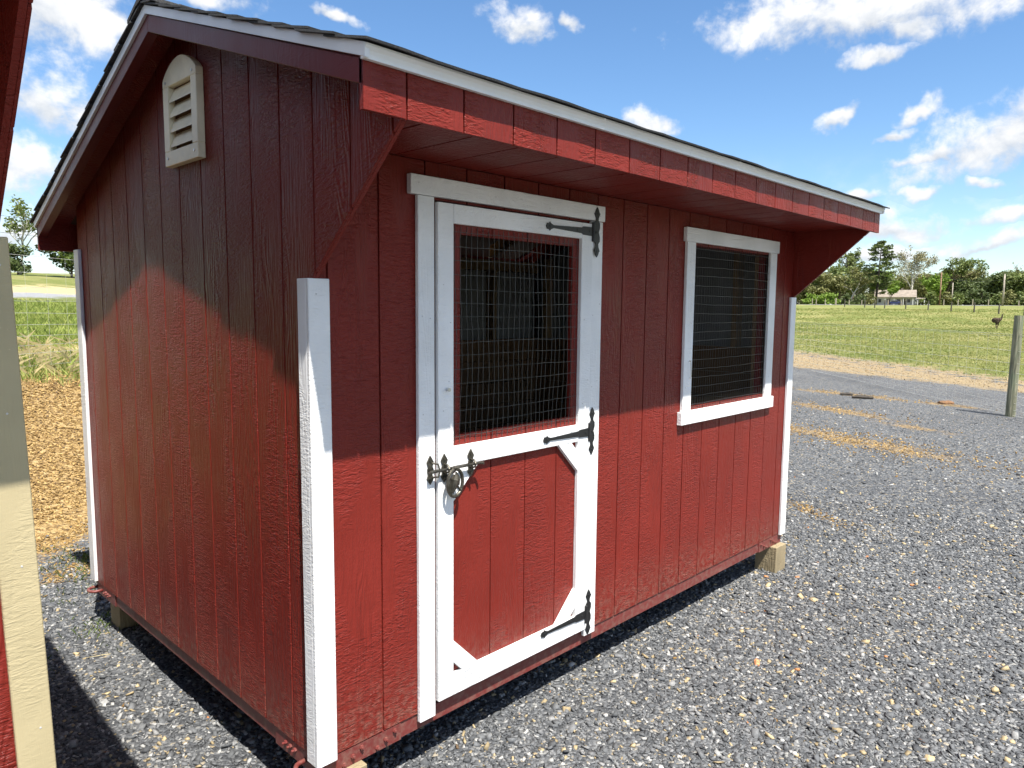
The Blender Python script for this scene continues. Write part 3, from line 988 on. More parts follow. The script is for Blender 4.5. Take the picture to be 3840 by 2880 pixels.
    sc_x, sc_z, sy = 0.560, pz - 0.055, -0.060
    ring = []
    for k in range(25):                               # the horseshoe: an oval closed under the rod
        th = math.pi * 0.5 + 0.24 + (2 * math.pi - 0.48) * k / 24
        ring.append((sc_x + 0.041 * math.cos(th), sy + 0.004 * math.cos(th), sc_z + 0.052 * math.sin(th)))
    la.tube(ring, 0.0068, 8)
    la.tube([(sc_x - 0.012, -0.052, pz - 0.002), (sc_x + 0.026, -0.052, pz - 0.002)], 0.0065, 6)
    la.tube([(sc_x - 0.002, sy, sc_z - 0.002), (sc_x + 0.030, sy, sc_z - 0.036)], 0.0045, 6)
    la.tube([(sc_x + 0.002, sy, sc_z + 0.030), (sc_x - 0.006, sy - 0.003, sc_z + 0.012), (sc_x - 0.014, sy - 0.003, sc_z - 0.014), (sc_x - 0.022, sy - 0.002, sc_z - 0.036)], [0.009, 0.019, 0.015, 0.009], 7)
    la.tube([(sc_x + 0.004, sy, sc_z + 0.040), (sc_x + 0.014, sy, sc_z + 0.016), (sc_x + 0.012, sy, sc_z - 0.010)], [0.004, 0.011, 0.009], 6)
    la.build('latch', 'bronze', door, smooth=False)
    MB().tube([(0.5465, -0.0285, 1.219), (0.5465, -0.040, 1.219)], 0.005, 8).tube([(0.5465, -0.040, 1.219), (0.5465, -0.044, 1.219)], 0.0075, 8).build('stop_bolt', 'zinc', door)
    # ---- window
    wt = MB()
    wt.box(2.238, 2.3345, -0.018, -0.001, 0.967, 1.885)
    win = MB().box(2.345, 2.352, 0.0, 0.06, 0.985, 1.873).box(3.262, 3.269, 0.0, 0.06, 0.985, 1.873).box(2.345, 3.269, 0.0185, 0.06, 0.978, 0.985).box(2.345, 3.269, 0.0185, 0.06, 1.873, 1.880).build('window', 'red_smooth', root)
    MB().box(2.250, 2.336, -0.019, -0.001, 0.9665, 1.8865).build('window_casing', trim, win, bevel=0.002)
    MB().box(3.262, 3.352, -0.019, -0.001, 0.9665, 1.8865).build('window_casing', trim, win, bevel=0.002)
    MB().box(2.232, 3.371, -0.024, -0.001, 1.887, 1.962).build('window_header', trim_h, win, bevel=0.002)
    MB().box(2.224, 3.366, -0.030, -0.001, 0.895, 0.966).build('window_sill', trim_h, win, bevel=0.002)
    wire_mesh(2.338, 3.258, 0.970, 1.884, -0.006, 36, 18, win, 9)
    hk = MB().tube([(2.300, -0.019, 1.245), (2.300, -0.034, 1.245)], 0.003, 6).tube([(2.300, -0.031, 1.247), (2.304, -0.032, 1.20), (2.307, -0.032, 1.155), (2.311, -0.026, 1.148), (2.314, -0.021, 1.152)], 0.0022, 6)
    hk.build('hook', 'zinc', win)
    # ---- nail heads on the trim boards
    nm = MB().prism([(0.0026 * math.cos(q * math.pi / 3), 0.0026 * math.sin(q * math.pi / 3)) for q in range(6)], 1, -0.0008, 0.0004).mesh('nail')
    nm.materials.append(M['nail'])

    def nail(x, y, z, parent):
        o = bpy.data.objects.new('nail', nm)
        COL.objects.link(o)
        o.parent = parent
        o.location = (x, y, z)
    RN = random.Random(17)
    for k in range(5):
        zz = 0.06 + k * 0.37
        for xq in (0.012, L - 0.012):
            nail(xq + RN.uniform(-.01, .01), -0.018, zz + RN.uniform(-.05, .05), root)
        for xq in (0.440, 0.478, 1.440, 1.480):
            nail(xq + RN.uniform(-.006, .006), -0.019, zz + RN.uniform(-.08, .08), root)
        for xq in (0.527, 0.562, 1.357, 1.395):
            nail(xq + RN.uniform(-.006, .006), -0.028, zz + RN.uniform(-.08, .08), door)
    for xq in (0.42, 0.80, 1.12, 1.47):
        nail(xq, -0.026, 1.955 + RN.uniform(-.015, .015), root)
    for xq, zq in ((2.27, 1.10), (2.31, 1.45), (2.28, 1.78), (3.30, 1.10), (3.33, 1.5), (3.30, 1.8)):
        nail(xq, -0.019, zq, win)
    if detailed:
        # inside: studs, plate, kickboards, floor, panel backs
        fr = MB()
        for xx in np.arange(0.06, L - 0.05, 0.595):
            fr.box(xx, xx + 0.038, D - 0.105, D - 0.0185, -0.0, 1.83)
        fr.box(0.02, L - 0.02, D - 0.105, D - 0.0185, 1.832, 1.92)
        for yy in np.arange(0.35, D - 0.2, 0.595):
            fr.box(0.0190, 0.105, yy, yy + 0.038, 0.0, 1.95)
            fr.box(L - 0.105, L - 0.0190, yy, yy + 0.038, 0.0, 1.95)
        for xx in (0.30, 1.52, 1.90, 2.20, 3.30):
            fr.box(xx, xx + 0.038, 0.0195, 0.105, 0.0, 2.04)
        fr.box(0.02, L - 0.02, 0.0195, 0.105, 1.950, 2.035)
        for xx in np.arange(0.06, L - 0.05, 0.595):
            for ya, yb in ((0.02, YR), (YR, D)):
                fr.prism([(ya, roof_z(ya) - 0.032), (yb, roof_z(yb) - 0.032), (yb, roof_z(yb) - 0.125), (ya, roof_z(ya) - 0.125)], 0, xx + 0.04, xx + 0.078)
        fr.build('framing', 'stud', root)
        lining = MB().box(0.020, L - 0.020, D - 0.0183, D - 0.0181, 0.0, 1.92)
        lin = lining.build('wall_lining', 'inner', root)
        MB().prism([(0.03, 0.0), (D - 0.03, 0.0), (D - 0.03, 1.9), (YR, 2.5), (0.03, 2.2)], 0, L - 0.0186, L - 0.0183).build('panel', 'inner', lin)
        MB().prism([(0.03, 0.0), (D - 0.03, 0.0), (D - 0.03, 1.9), (YR, 2.5), (0.03, 2.2)], 0, 0.0183, 0.0186).build('panel', 'inner', lin)
        kb = MB().box(0.1, L - 0.1, D - 0.1095, D - 0.1055, 0.0, 1.22).build('kick_wall', 'kick', root)
        zz = 0.0
        for k in range(7):
            hgt = 0.181
            MB().box(0.108, L - 0.108, D - 0.128, D - 0.110, zz + 0.002, zz + hgt - 0.002).build('kickboard', 'kick', kb)
            MB().box(L - 0.124, L - 0.106, 0.13, D - 0.13, zz + 0.002, zz + hgt - 0.002).build('kickboard', 'kick', kb)
            MB().box(0.106, 0.124, 0.13, D - 0.13, zz + 0.002, zz + hgt - 0.002).build('kickboard', 'kick', kb)
            zz += hgt
        MB().box(0.02, L - 0.02, 0.02, D - 0.02, -0.020, -0.002).build('floor', 'floor', root)
    else:
        MB().box(0.02, L - 0.02, 0.02, D - 0.02, -0.020, -0.002).build('floor', 'floor', root)
    return root


shed = empty('red_shed', (0, 0, 0), label='dark red board shed with white trim, wire mesh door and window', category='shed')
build_shed(shed, 'white', 'white_h', 'vent')
TILT = math.radians(1.45)
shed2 = empty('tan_trimmed_shed', (-0.795 - L * math.cos(TILT), -0.075, 0.062 - L * math.sin(TILT)), label='neighbouring red shed with tan corner board, cut off at the left edge', category='shed')
shed2.rotation_euler = (0, -TILT, 0)          # the neighbour stands a little out of plumb
build_shed(shed2, 'tan', 'tan', 'vent', detailed=False)

# wooden blocks the sheds stand on
for (x0, x1, y0, y1, zt, lab) in [(0.03, 0.172, -0.030, 0.115, -0.088, 'squared timber block under the near corner of the red shed'),
                                  (3.50, 3.655, -0.040, 0.110, -0.090, 'squared timber block under the far right corner of the red shed'),
                                  (0.055, 0.20, D - 0.20, D - 0.05, -0.088, 'squared timber block under the back left corner of the red shed'),
                                  (L - 0.2, L - 0.05, D - 0.20, D - 0.05, -0.088, 'squared timber block under the back right corner of the red shed')]:
    xm = (x0 + x1) / 2
    root = empty('timber_block', (xm, (y0 + y1) / 2, GZ), label=lab, category='timber block', group='blocks under the red shed')
    w2, d2, h = (x1 - x0) / 2, (y1 - y0) / 2, zt - GZ
    MB().box(-w2, 0.0 - 0.001, -d2, d2, -0.02, h).build('timber', 'block', root, bevel=0.003)
    MB().box(0.001, w2, -d2, d2, -0.02, h - 0.002).build('timber', 'block', root, bevel=0.003)
for k, (dx, dy, lab) in enumerate([(0.12, 0.05, 'timber block under the far left corner of the tan trimmed shed'), (L - 0.12, 0.05, 'timber block under the front right corner of the tan trimmed shed'),
                                   (0.12, D - 0.12, 'timber block under the rear left corner of the tan trimmed shed'), (L - 0.12, D - 0.12, 'timber block under the rear right corner of the tan trimmed shed')]):
    root = empty('timber_block', (-0.815 - L + dx, -0.075 + dy, GZ), label=lab, category='timber block', group='blocks under the tan trimmed shed')
    MB().box(-0.07, 0.07, -0.07, 0.07, -0.02, (-0.030 if dx > 1 else -0.118) - GZ).build('timber', 'block', root, bevel=0.003)


# ------------------------------------------------------------------ loose ground pieces
def in_shed(x, y, m=0.0):
    a = (x > 0.35 + m) & (x < L - 0.2) & (y > 0.45) & (y < D - 0.3)
    b = (x < -0.815 - 0.45) & (x > -0.815 - L) & (y > 0.45) & (y < D)
    return a | b


CUBE = np.array([(-1, -1, -1), (1, -1, -1), (1, 1, -1), (-1, 1, -1), (-1, -1, 1), (1, -1, 1), (1, 1, 1), (-1, 1, 1)], dtype=float)
CT = np.array([(0, 3, 2), (0, 2, 1), (4, 5, 6), (4, 6, 7), (0, 1, 5), (0, 5, 4), (1, 2, 6), (1, 6, 5), (2, 3, 7), (2, 7, 6), (3, 0, 4), (3, 4, 7)])


def rocks(px, py, pz, size, flat=(0.25, 0.6), tilt=0.5, jit=0.42):
    n = len(px)
    sc = np.stack([size * NP.uniform(0.75, 1.35, n), size * NP.uniform(0.5, 0.95, n), size * NP.uniform(*flat, n)], 1)
    v = CUBE[None] * (1 - jit * NP.rand(n, 8, 3)) * sc[:, None, :] * 0.62
    rx, ry, rz = NP.normal(0, tilt, n), NP.normal(0, tilt, n), NP.uniform(0, 6.283, n)
    def rot(v, a, i, j):
        c, s = np.cos(a)[:, None], np.sin(a)[:, None]
        w = v.copy()
        w[..., i] = v[..., i] * c - v[..., j] * s
        w[..., j] = v[..., i] * s + v[..., j] * c
        return w
    v = rot(v, rx, 1, 2)
    v = rot(v, ry, 0, 2)
    v = rot(v, rz, 0, 1)
    v += np.stack([px, py, pz], 1)[:, None, :]
    f = CT[None] + (np.arange(n) * 8)[:, None, None]
    return v.reshape(-1, 3), f.reshape(-1, 3)


def wedge(n, az0, az1, r0, r1, power=1.0):
    az = np.radians(NP.uniform(az0, az1, n))
    u = NP.rand(n)
    r = (r0 ** power + u * (r1 ** power - r0 ** power)) ** (1 / power)
    return CAM.x + np.cos(az) * r, CAM.y + np.sin(az) * r, r


def build_gravel():
    a_ = wedge(128000, -2, 90, 1.8, 7.5, 1.45)
    b_ = wedge(42000, 0, 84, 7.5, 17.0, 0.9)
    x, y, r = (np.concatenate([p, q]) for p, q in zip(a_, b_))
    keep = ~in_shed(x, y) & (NP.rand(len(x)) < np.interp(r, [11, 17], [1.0, 0.15])) & (s1_of(x, y) < -0.02 + NP.normal(0, 0.25, len(x)))
    x, y, r = x[keep], y[keep], r[keep]
    n = len(x)
    size = np.clip(NP.lognormal(math.log(0.0122), 0.40, n), 0.005, 0.036) * np.interp(r, [2, 6, 11, 17], [1.0, 1.10, 1.22, 1.25])
    z = terrain(x, y) + size * 0.10
    v, f = rocks(x, y, z, size, (0.18, 0.5), 0.42, 0.5)
    t = NP.rand(n)
    base = np.zeros((n, 3))
    stops = [0, 0.30, 0.58, 0.80, 0.92, 1.0]
    cr = [(0.054, 0.057, 0.061), (0.084, 0.088, 0.092), (0.110, 0.115, 0.120), (0.158, 0.161, 0.164), (0.235, 0.236, 0.232), (0.40, 0.395, 0.375)]
    for c in range(3):
        base[:, c] = np.interp(t, stops, [q[c] for q in cr])
    tan = NP.rand(n) < 0.055
    base[tan] = np.array([0.36, 0.285, 0.165]) * NP.uniform(0.6, 1.25, (tan.sum(), 1))
    rust = NP.rand(n) < 0.0012
    base[rust] = np.array([0.42, 0.19, 0.08]) * NP.uniform(0.7, 1.2, (rust.sum(), 1))
    piece_mesh('gravel', v, f, np.repeat(base, 8, 0), 'stone', kind='stuff', label='crushed grey stone spread over the yard', category='gravel')


build_gravel()


def build_chips():
    xs, ys = [], []
    x, y, r = wedge(34000, 68, 86, 5.6, 11.8, 1.3)
    s = s1_of(x, y)
    k = (s > -0.05 + NP.normal(0, 0.2, len(x))) & (s < 2.6 + NP.normal(0, 0.25, len(x)))
    xs.append(x[k]); ys.append(y[k])
    for (cx, cy, hw, hh, rot, n) in [(9.3, 1.4, 2.3, 0.75, 1.22, 1300), (15.1, 3.5, 1.9, 0.45, 1.35, 350), (12.3, 2.7, 1.6, 0.6, 1.1, 260), (1.25, 3.35, 1.0, 0.35, 0.5, 700),
                                     (0.2, 3.35, 0.5, 0.2, 0.3, 350), (5.2, 0.35, 0.5, 0.12, 1.0, 120)]:
        a, b = NP.normal(0, 0.5, n) * hw, NP.normal(0, 0.5, n) * hh
        xs.append(cx + a * math.cos(rot) - b * math.sin(rot)); ys.append(cy + a * math.sin(rot) + b * math.cos(rot))
    # scattered strays over the gravel
    x, y, r = wedge(160, 6, 80, 2.2, 11, 1.4)
    xs.append(x); ys.append(y)
    # strip beside the paddock
    x, y, r = wedge(8000, 4, 26, 18, 33, 1.2)
    s2 = 0.90 * (x - 18.6) - 0.43 * (y - 0.93)
    s3 = 0.739 * (x - 22.6) - 0.675 * (y - 1.94)
    k = (s2 > NP.normal(0, 0.4, len(x))) & (s3 < NP.normal(0, 0.7, len(x)))
    xs.append(x[k]); ys.append(y[k])
    x, y = np.concatenate(xs), np.concatenate(ys)
    k = ~in_shed(x, y)
    x, y = x[k], y[k]
    n = len(x)
    r = np.hypot(x - CAM.x, y - CAM.y)
    size = NP.uniform(0.010, 0.027, n) * np.interp(r, [3, 8, 20], [0.7, 0.9, 1.25])
    z = terrain(x, y) + size * 0.25
    v, f = rocks(x, y, z, size, (0.12, 0.25), 0.6, 0.35)
    t = NP.rand(n, 1)
    col = np.array([0.15, 0.085, 0.028]) * (1 - t) + np.array([0.45, 0.31, 0.125]) * t
    far = np.clip((r - 16) / 3, 0, 1)[:, None]
    col = col * (1 - far) + (np.array([0.20, 0.145, 0.075]) * (1 - t) + np.array([0.44, 0.345, 0.20]) * t) * far
    dark = NP.rand(n) < 0.06
    col[dark] = (0.11, 0.075, 0.045)
    piece_mesh('wood_chips', v, f, np.repeat(col, 8, 0), 'chip', kind='stuff', label='golden wood chips on the bank and in drifts on the gravel', category='wood chips')


build_chips()


def blades(px, py, h, lean, width, col, per):
    n = len(px)
    ang = NP.uniform(0, 6.283, (n, per))
    la = NP.uniform(0, 6.283, (n, per))
    ox, oy = NP.normal(0, 0.03, (n, per)), NP.normal(0, 0.03, (n, per))
    bx, by = px[:, None] + ox, py[:, None] + oy
    bz = terrain(bx, by) - 0.005
    hh = h[:, None] * NP.uniform(0.55, 1.2, (n, per))
    w = width[:, None] * NP.uniform(0.7, 1.3, (n, per)) / 2
    ln = lean * hh * NP.uniform(0.2, 1.2, (n, per))
    dx, dy = np.cos(ang) * w, np.sin(ang) * w
    v = np.stack([np.stack([bx - dx, by - dy, bz], -1), np.stack([bx + dx, by + dy, bz], -1),
                  np.stack([bx + dx * .6 + np.cos(la) * ln * .4, by + dy * .6 + np.sin(la) * ln * .4, bz + hh * .6], -1),
                  np.stack([bx + np.cos(la) * ln, by + np.sin(la) * ln, bz + hh], -1)], 2)
    c = np.repeat(np.repeat(col[:, None, :] * NP.uniform(0.75, 1.25, (n, per, 1)), 1, 1)[:, :, None, :], 4, 2)
    f = np.arange(n * per * 4).reshape(-1, 4)
    return v.reshape(-1, 3), f, c.reshape(-1, 3)


def build_grass():
    V, F, Cc = [], [], []
    k0 = 0
    def put(x, y, h, lean, w, col, per):
        nonlocal k0
        v, f, c = blades(x, y, h, lean, w, col, per)
        V.append(v); F.append(f + k0); Cc.append(c)
        k0 += len(v)
    # left bank
    x, y, r = wedge(15000, 69, 85, 9.5, 34, 1.25)
    s = s1_of(x, y)
    k = (s > 2.45 + NP.normal(0, 0.22, len(x))) & ((s < 3.55) | (s > 4.3) | (NP.rand(len(x)) < 0.25)) & (s < 25)
    x, y, r = x[k], y[k], r[k]
    t = NP.rand(len(x), 1)
    col = np.array([0.15, 0.225, 0.035]) * (1 - t) + np.array([0.38, 0.41, 0.115]) * t
    put(x, y, NP.uniform(0.05, 0.13, len(x)) * np.interp(r, [9, 14, 34], [1.0, 1.0, 1.3]), 0.7, 0.010 * np.interp(r, [9, 34], [1.0, 2.5]), col, 4)
    # straw stalks at its foot
    x, y, r = wedge(420, 70, 84, 9.6, 14, 1.0)
    s = s1_of(x, y)
    k = (s > 2.2) & (s < 4.6)
    x, y = x[k], y[k]
    put(x, y, NP.uniform(0.06, 0.22, len(x)), 2.2, np.full(len(x), 0.004), np.tile(np.array([[0.52, 0.43, 0.22]]), (len(x), 1)), 2)
    # paddock
    x, y, r = wedge(52000, 3, 26, 20, 150, 0.6)
    s3 = 0.739 * (x - 22.6) - 0.675 * (y - 1.94)
    k = s3 > NP.normal(0.3, 0.7, len(x))
    x, y, r = x[k], y[k], r[k]
    t = np.clip(NP.normal(0.45, 0.33, (len(x), 1)) + 0.28 * np.sin(x * 0.21 + 1)[:, None] * np.sin(y * 0.33 + x * 0.05)[:, None], 0, 1)
    col = np.array([0.135, 0.185, 0.032]) * (1 - t) + np.array([0.38, 0.36, 0.13]) * t
    put(x, y, NP.uniform(0.025, 0.07, len(x)) * np.interp(r, [20, 150], [1.0, 2.0]), 1.1, 0.014 * np.interp(r, [20, 150], [1.0, 5.0]), col, 4)
    # weeds by the shed's back corner and stray sprigs in the gravel
    cx = np.concatenate([NP.normal(0.35, 0.16, 160), NP.normal(0.18, 0.25, 110), NP.normal(0.02, 0.10, 40), NP.uniform(-0.45, 0.0, 30)])
    cy = np.concatenate([NP.normal(3.55, 0.14, 160), NP.normal(3.15, 0.25, 110), NP.normal(2.30, 0.10, 40), NP.uniform(1.8, 3.0, 30)])
    t = NP.rand(len(cx), 1)
    col = np.array([0.06, 0.10, 0.02]) * (1 - t) + np.array([0.16, 0.20, 0.06]) * t
    put(cx, cy, NP.uniform(0.02, 0.05, len(cx)), 0.9, np.full(len(cx), 0.005), col, 4)
    # loose straws lying on the stone
    x, y, r = wedge(90, 8, 80, 2.2, 8.0, 1.3)
    k = ~in_shed(x, y) & ((y < -0.05) | (x < -0.05))
    x, y = x[k], y[k]
    put(x, y, NP.uniform(0.010, 0.022, len(x)), 8.0, np.full(len(x), 0.004), np.tile(np.array([[0.48, 0.41, 0.24]]), (len(x), 1)), 1)
    piece_mesh('grass', np.concatenate(V), np.concatenate(F), np.concatenate(Cc), 'grass', kind='stuff', label='short green and dry grass of the paddock and the bank', category='grass')


build_grass()


# ------------------------------------------------------------------ small things lying on the gravel
def lump(name, x, y, sx, sy, sz, rz, mat, seed, label, cat):
    R = random.Random(seed)
    mb = MB()
    prof = []
    for i in range(5):
        u = -1 + i * 0.5
        k = 1.0 if 0 < i < 4 else 0.72
        ring = [(u * sx * R.uniform(.95, 1.05), math.cos(q) * sy * k * R.uniform(.8, 1.15), max(-0.2, math.sin(q)) * sz * k * R.uniform(.8, 1.15)) for q in [j * math.pi / 4 + .4 for j in range(8)]]
        prof.append(ring)
    for ring in prof:
        mb.v += ring
    for i in range(4):
        for j in range(8):
            mb.f.append((i * 8 + j, i * 8 + (j + 1) % 8, (i + 1) * 8 + (j + 1) % 8, (i + 1) * 8 + j))
    mb.f.append(tuple(range(8))[::-1])
    mb.f.append(tuple(range(32, 40)))
    o = mb.build(name, mat, None, label=label, category=cat)
    o.location = (x, y, tz(x, y) + sz * 0.25)
    o.rotation_euler = (0, 0, rz)
    return o


M['brick'] = simple('terracotta', (0.50, 0.22, 0.10), 0.85, 0, 0.2, 60, 0.002, 90)
M['char'] = simple('dark_wet_wood', (0.035, 0.028, 0.02), 0.8, 0, 0.3, 30, 0.006, 40)
M['rustwood'] = simple('rusty_bark', (0.19, 0.10, 0.045), 0.85, 0, 0.3, 30, 0.006, 40)
lump('brick_fragment', 2.199, -0.527, 0.030, 0.014, 0.013, 0.5, 'brick', 1, 'orange brick fragment lying on the open gravel right of the shed', 'brick')
lump('wood_scrap', 14.88, 3.49, 0.12, 0.06, 0.05, -1.1, 'char', 2, 'short dark piece of wood on the gravel beside the longer one', 'wood scrap')
lump('wood_scrap', 14.51, 3.04, 0.20, 0.06, 0.055, -1.2, 'char', 3, 'longer dark piece of wood on the gravel by the tan drift', 'wood scrap')
lump('bark_scrap', 14.90, 1.61, 0.13, 0.10, 0.05, -0.9, 'rustwood', 4, 'brown scrap of bark on the gravel in front of the fence post', 'bark')

# ------------------------------------------------------------------ near fences
def fence_wires(name, pts, heights, stay, label, mat='fwire', r=0.0030, double_top=False, zoff=0.0, spread=0.0):
    """woven wire between given ground points: horizontal line wires and vertical stays"""
    w = MB()
    P = [Vector((x, y, tz(x, y))) for x, y in pts]
    seg = []
    for a, b in zip(P[:-1], P[1:]):
        n = max(2, int((b - a).length / 0.6))
        for i in range(n):
            seg.append(a.lerp(b, i / n))
    seg.append(P[-1])
    R = random.Random(5)
    for hi, h in enumerate(heights):
        w.tube([(p.x, p.y, p.z + h + 0.006 * math.sin(i * 0.9 + hi) + R.uniform(-.004, .004)) for i, p in enumerate(seg)], r, 4, False)
        if double_top and hi == 0:
            w.tube([(p.x + 0.01, p.y, p.z + h + 0.03 * math.sin(math.pi * i / (len(seg) - 1)) + 0.012) for i, p in enumerate(seg)], r, 4, False)
    tot = sum((b - a).length for a, b in zip(P[:-1], P[1:]))
    k = 0
    d = 0.0
    for a, b in zip(P[:-1], P[1:]):
        ln = (b - a).length
        while d <= ln:
            q = a.lerp(b, d / ln)
            o = R.uniform(-.012, .012)
            w.tube([(q.x, q.y, q.z + heights[-1]), (q.x + o, q.y, q.z + (heights[0] + heights[-1]) / 2), (q.x + o * .5, q.y, q.z + heights[0])], r * 0.5, 4, False)
            d += stay
        d -= ln
    root = empty(name, (0, 0, 0), label=label, category='fence')
    w.build('woven_wire', mat, root)
    return root


def wood_post(x, y, h, r, lean=(0, 0), mat='post', **props):
    mb = MB()
    R = random.Random(int(x * 100 + y * 7))
    n = 14
    rings = 7
    for i in range(rings):
        t = i / (rings - 1)
        for k in range(n):
            th = 2 * math.pi * k / n
            rr = r * (1.06 - 0.10 * t) * (1 + 0.035 * math.sin(3 * th + x) + R.uniform(-.012, .012))
            mb.v.append((lean[0] * t + rr * math.cos(th), lean[1] * t + rr * math.sin(th), -0.12 + (h + 0.12) * t))
    for i in range(rings - 1):
        for k in range(n):
            k2 = (k + 1) % n
            mb.f.append((i * n + k, i * n + k2, (i + 1) * n + k2, (i + 1) * n + k))
    mb.f.append(tuple((rings - 1) * n + k for k in range(n)))
    o = mb.build('fence_post', mat, None, **props)
    o.location = (x, y, tz(x, y))
    return o


px, py = 13.778, 0.36
wood_post(px, py, 1.745, 0.072, (0.004, -0.012), label='thick weathered round fence post standing in gravel at the right edge', category='fence post')
hs = [1.394, 1.141, 0.917, 0.748, 0.572, 0.367, 0.235, 0.118, 0.029]
fence_wires('wire_fence', [(px - 7.4 * 0.35, py - 6.7 * 0.35), (px, py), (22.6, 8.35), (29.8, 14.9)], hs, 0.305, 'woven wire fence running back from the thick post to the paddock', double_top=True)
for k, (x, y) in enumerate([(22.6, 8.35), (29.8, 14.9)]):
    wood_post(x, y, 1.7, 0.07, label=['round fence post of the paddock fence hidden just behind the shed', 'farther round fence post of the paddock fence behind the shed'][k], category='fence post')
lx, ly = 1.5, 8.07
lpts = [(lx - 0.84 * 4.0, ly - 0.54 * 4.0), (lx - 0.84 * 0.0, ly), (lx + 0.84 * 4, ly + 0.54 * 4), (lx + 0.84 * 8, ly + 0.54 * 8)]
fence_wires('wire_fence', lpts, [1.32, 1.13, 0.96, 0.80, 0.66, 0.53, 0.41, 0.30, 0.2, 0.05], 0.30, 'woven wire fence on the chip bank seen between the two sheds', r=0.0022)
for k, (x, y) in enumerate([lpts[0], lpts[2], lpts[3]]):
    wood_post(x, y, 1.6, 0.065, label=['round fence post on the bank behind the tan trimmed shed', 'round fence post on the bank behind the red shed', 'last round fence post on the bank behind the red shed'][k], category='fence post')

# ------------------------------------------------------------------ far fence posts
far_front = [(18.21, 160, 0.0), (17.57, 157, 0), (16.95, 153, 0), (15.65, 148, 0), (14.30, 143, 0), (12.95, 138, 0), (11.64, 133, 0), (10.27, 128, 0), (8.9, 124, 0), (19.5, 166, 0)]
M['post_dark'] = simple('dark_old_post', (0.075, 0.068, 0.052), 0.9)
M['post_pale'] = simple('pale_old_post', (0.29, 0.255, 0.20), 0.9)
names_f = ['first', 'second', 'third', 'fourth', 'fifth', 'sixth', 'seventh', 'eighth', 'ninth', 'tenth', 'eleventh', 'twelfth', 'thirteenth']
for k, (az, r, q) in enumerate(sorted(far_front, reverse=True)):
    x, y = polar(az, r)
    wood_post(x, y, 1.55, 0.10, mat='post_dark', label=names_f[k] + ' dark post from the left in the far fence across the paddock', category='fence post', group='dark posts of the far paddock fence')
rear = [(21.65, 1.6), (21.39, 1.5), (20.79, 1.6), (20.10, 1.8), (19.22, 1.4), (18.41, 1.4), (16.76, 1.4), (15.95, 1.3), (13.41, 1.45), (12.59, 1.4), (11.76, 1.5), (10.88, 1.45), (9.24, 1.3)]
for k, (az, h) in enumerate(rear):
    x, y = polar(az, 200)
    wood_post(x, y, h, 0.11 if az != 20.10 else 0.2, mat='post_pale', label=names_f[k] + ' pale post from the left along the road beyond the paddock', category='fence post', group='pale posts along the road')

# road beyond the paddock
def build_road():
    mb = MB()
    azs = np.arange(-6, 40, 1.0)
    for az in azs:
        for r, dz in ((214, 0.05), (221, 0.06)):
            x, y = polar(az, r)
            mb.v.append((x, y, tz(x, y) + dz))
    for i in range(len(azs) - 1):
        mb.f.append((2 * i, 2 * i + 1, 2 * i + 3, 2 * i + 2))
    M['road'] = simple('pale_asphalt', (0.22, 0.22, 0.225), 0.9, 0, 0.1, 0.6)
    mb.build('road', 'road', None, kind='structure')


build_road()


# ------------------------------------------------------------------ trees
def leaf_cloud(centres, radii, n, size, cols, flat=1.0, up=0.0):
    """leaf-clump quads spread through a set of blobs"""
    k = NP.randint(0, len(centres), n)
    d = NP.normal(0, 1, (n, 3))
    d /= np.linalg.norm(d, axis=1)[:, None] + 1e-9
    rr = NP.rand(n) ** 0.45
    p = centres[k] + d * (rr * radii[k])[:, None] * np.array([1, 1, flat])
    a = NP.normal(0, 1, (n, 3))
    a[:, 2] *= 0.6
    a /= np.linalg.norm(a, axis=1)[:, None] + 1e-9
    b = np.cross(a, NP.normal(0, 1, (n, 3)))
    b /= np.linalg.norm(b, axis=1)[:, None] + 1e-9
    s = (size * NP.uniform(0.55, 1.4, n))[:, None]
    v = np.stack([p - a * s, p - b * s * 0.6, p + a * s, p + b * s * 0.6], 1)
    t = NP.rand(n, 1) * 0.6 + NP.rand(len(centres), 1)[k] * 0.4
    c = np.array(cols[0]) * (1 - t) + np.array(cols[1]) * t
    return v.reshape(-1, 3), np.arange(n * 4).reshape(-1, 4), np.repeat(c, 4, 0)


def branchy(h, trunk_r, spread, R, levels=3, first=0.28, up=0.55, kids=(5, 4, 3), droop=0.0):
    """recursive limbs; returns tubes and the tips"""
    mb = MB()
    tips = []
    def limb(p, d, ln, r, lev):
        pts = [p]
        n = 4
        q = p.copy()
        dd = d.copy()
        for i in range(n):
            dd = (dd + Vector((R.uniform(-.22, .22), R.uniform(-.22, .22), R.uniform(-.08, .18) - droop))).normalized()
            q = q + dd * ln / n
            pts.append(q.copy())
        mb.tube(pts, [max(0.02, r * (1 - 0.65 * i / n)) for i in range(n + 1)], 5 if lev else 8, False)
        if lev >= levels:
            tips.append(pts[-1])
            tips.append(pts[-2])
            return
        for k in range(kids[lev]):
            t = first + (1 - first) * (k + R.uniform(0.2, 1)) / kids[lev] if lev == 0 else R.uniform(0.4, 1.0)
            i = min(n - 1, int(t * n))
            base = pts[i].lerp(pts[i + 1], t * n - i)
            th = R.uniform(0, 6.283)
            out = Vector((math.cos(th), math.sin(th), 0))
            nd = (out * spread + dd * up + Vector((0, 0, 0.15))).normalized()
            limb(base, nd, ln * R.uniform(0.42, 0.66) * (1.0 if lev else (1.15 - 0.5 * t)), r * 0.48, lev + 1)
        if lev < levels:
            tips.append(pts[-1])
    limb(Vector((0, 0, 0)), Vector((0, 0, 1)), h * 0.78, trunk_r, 0)
    return mb, tips


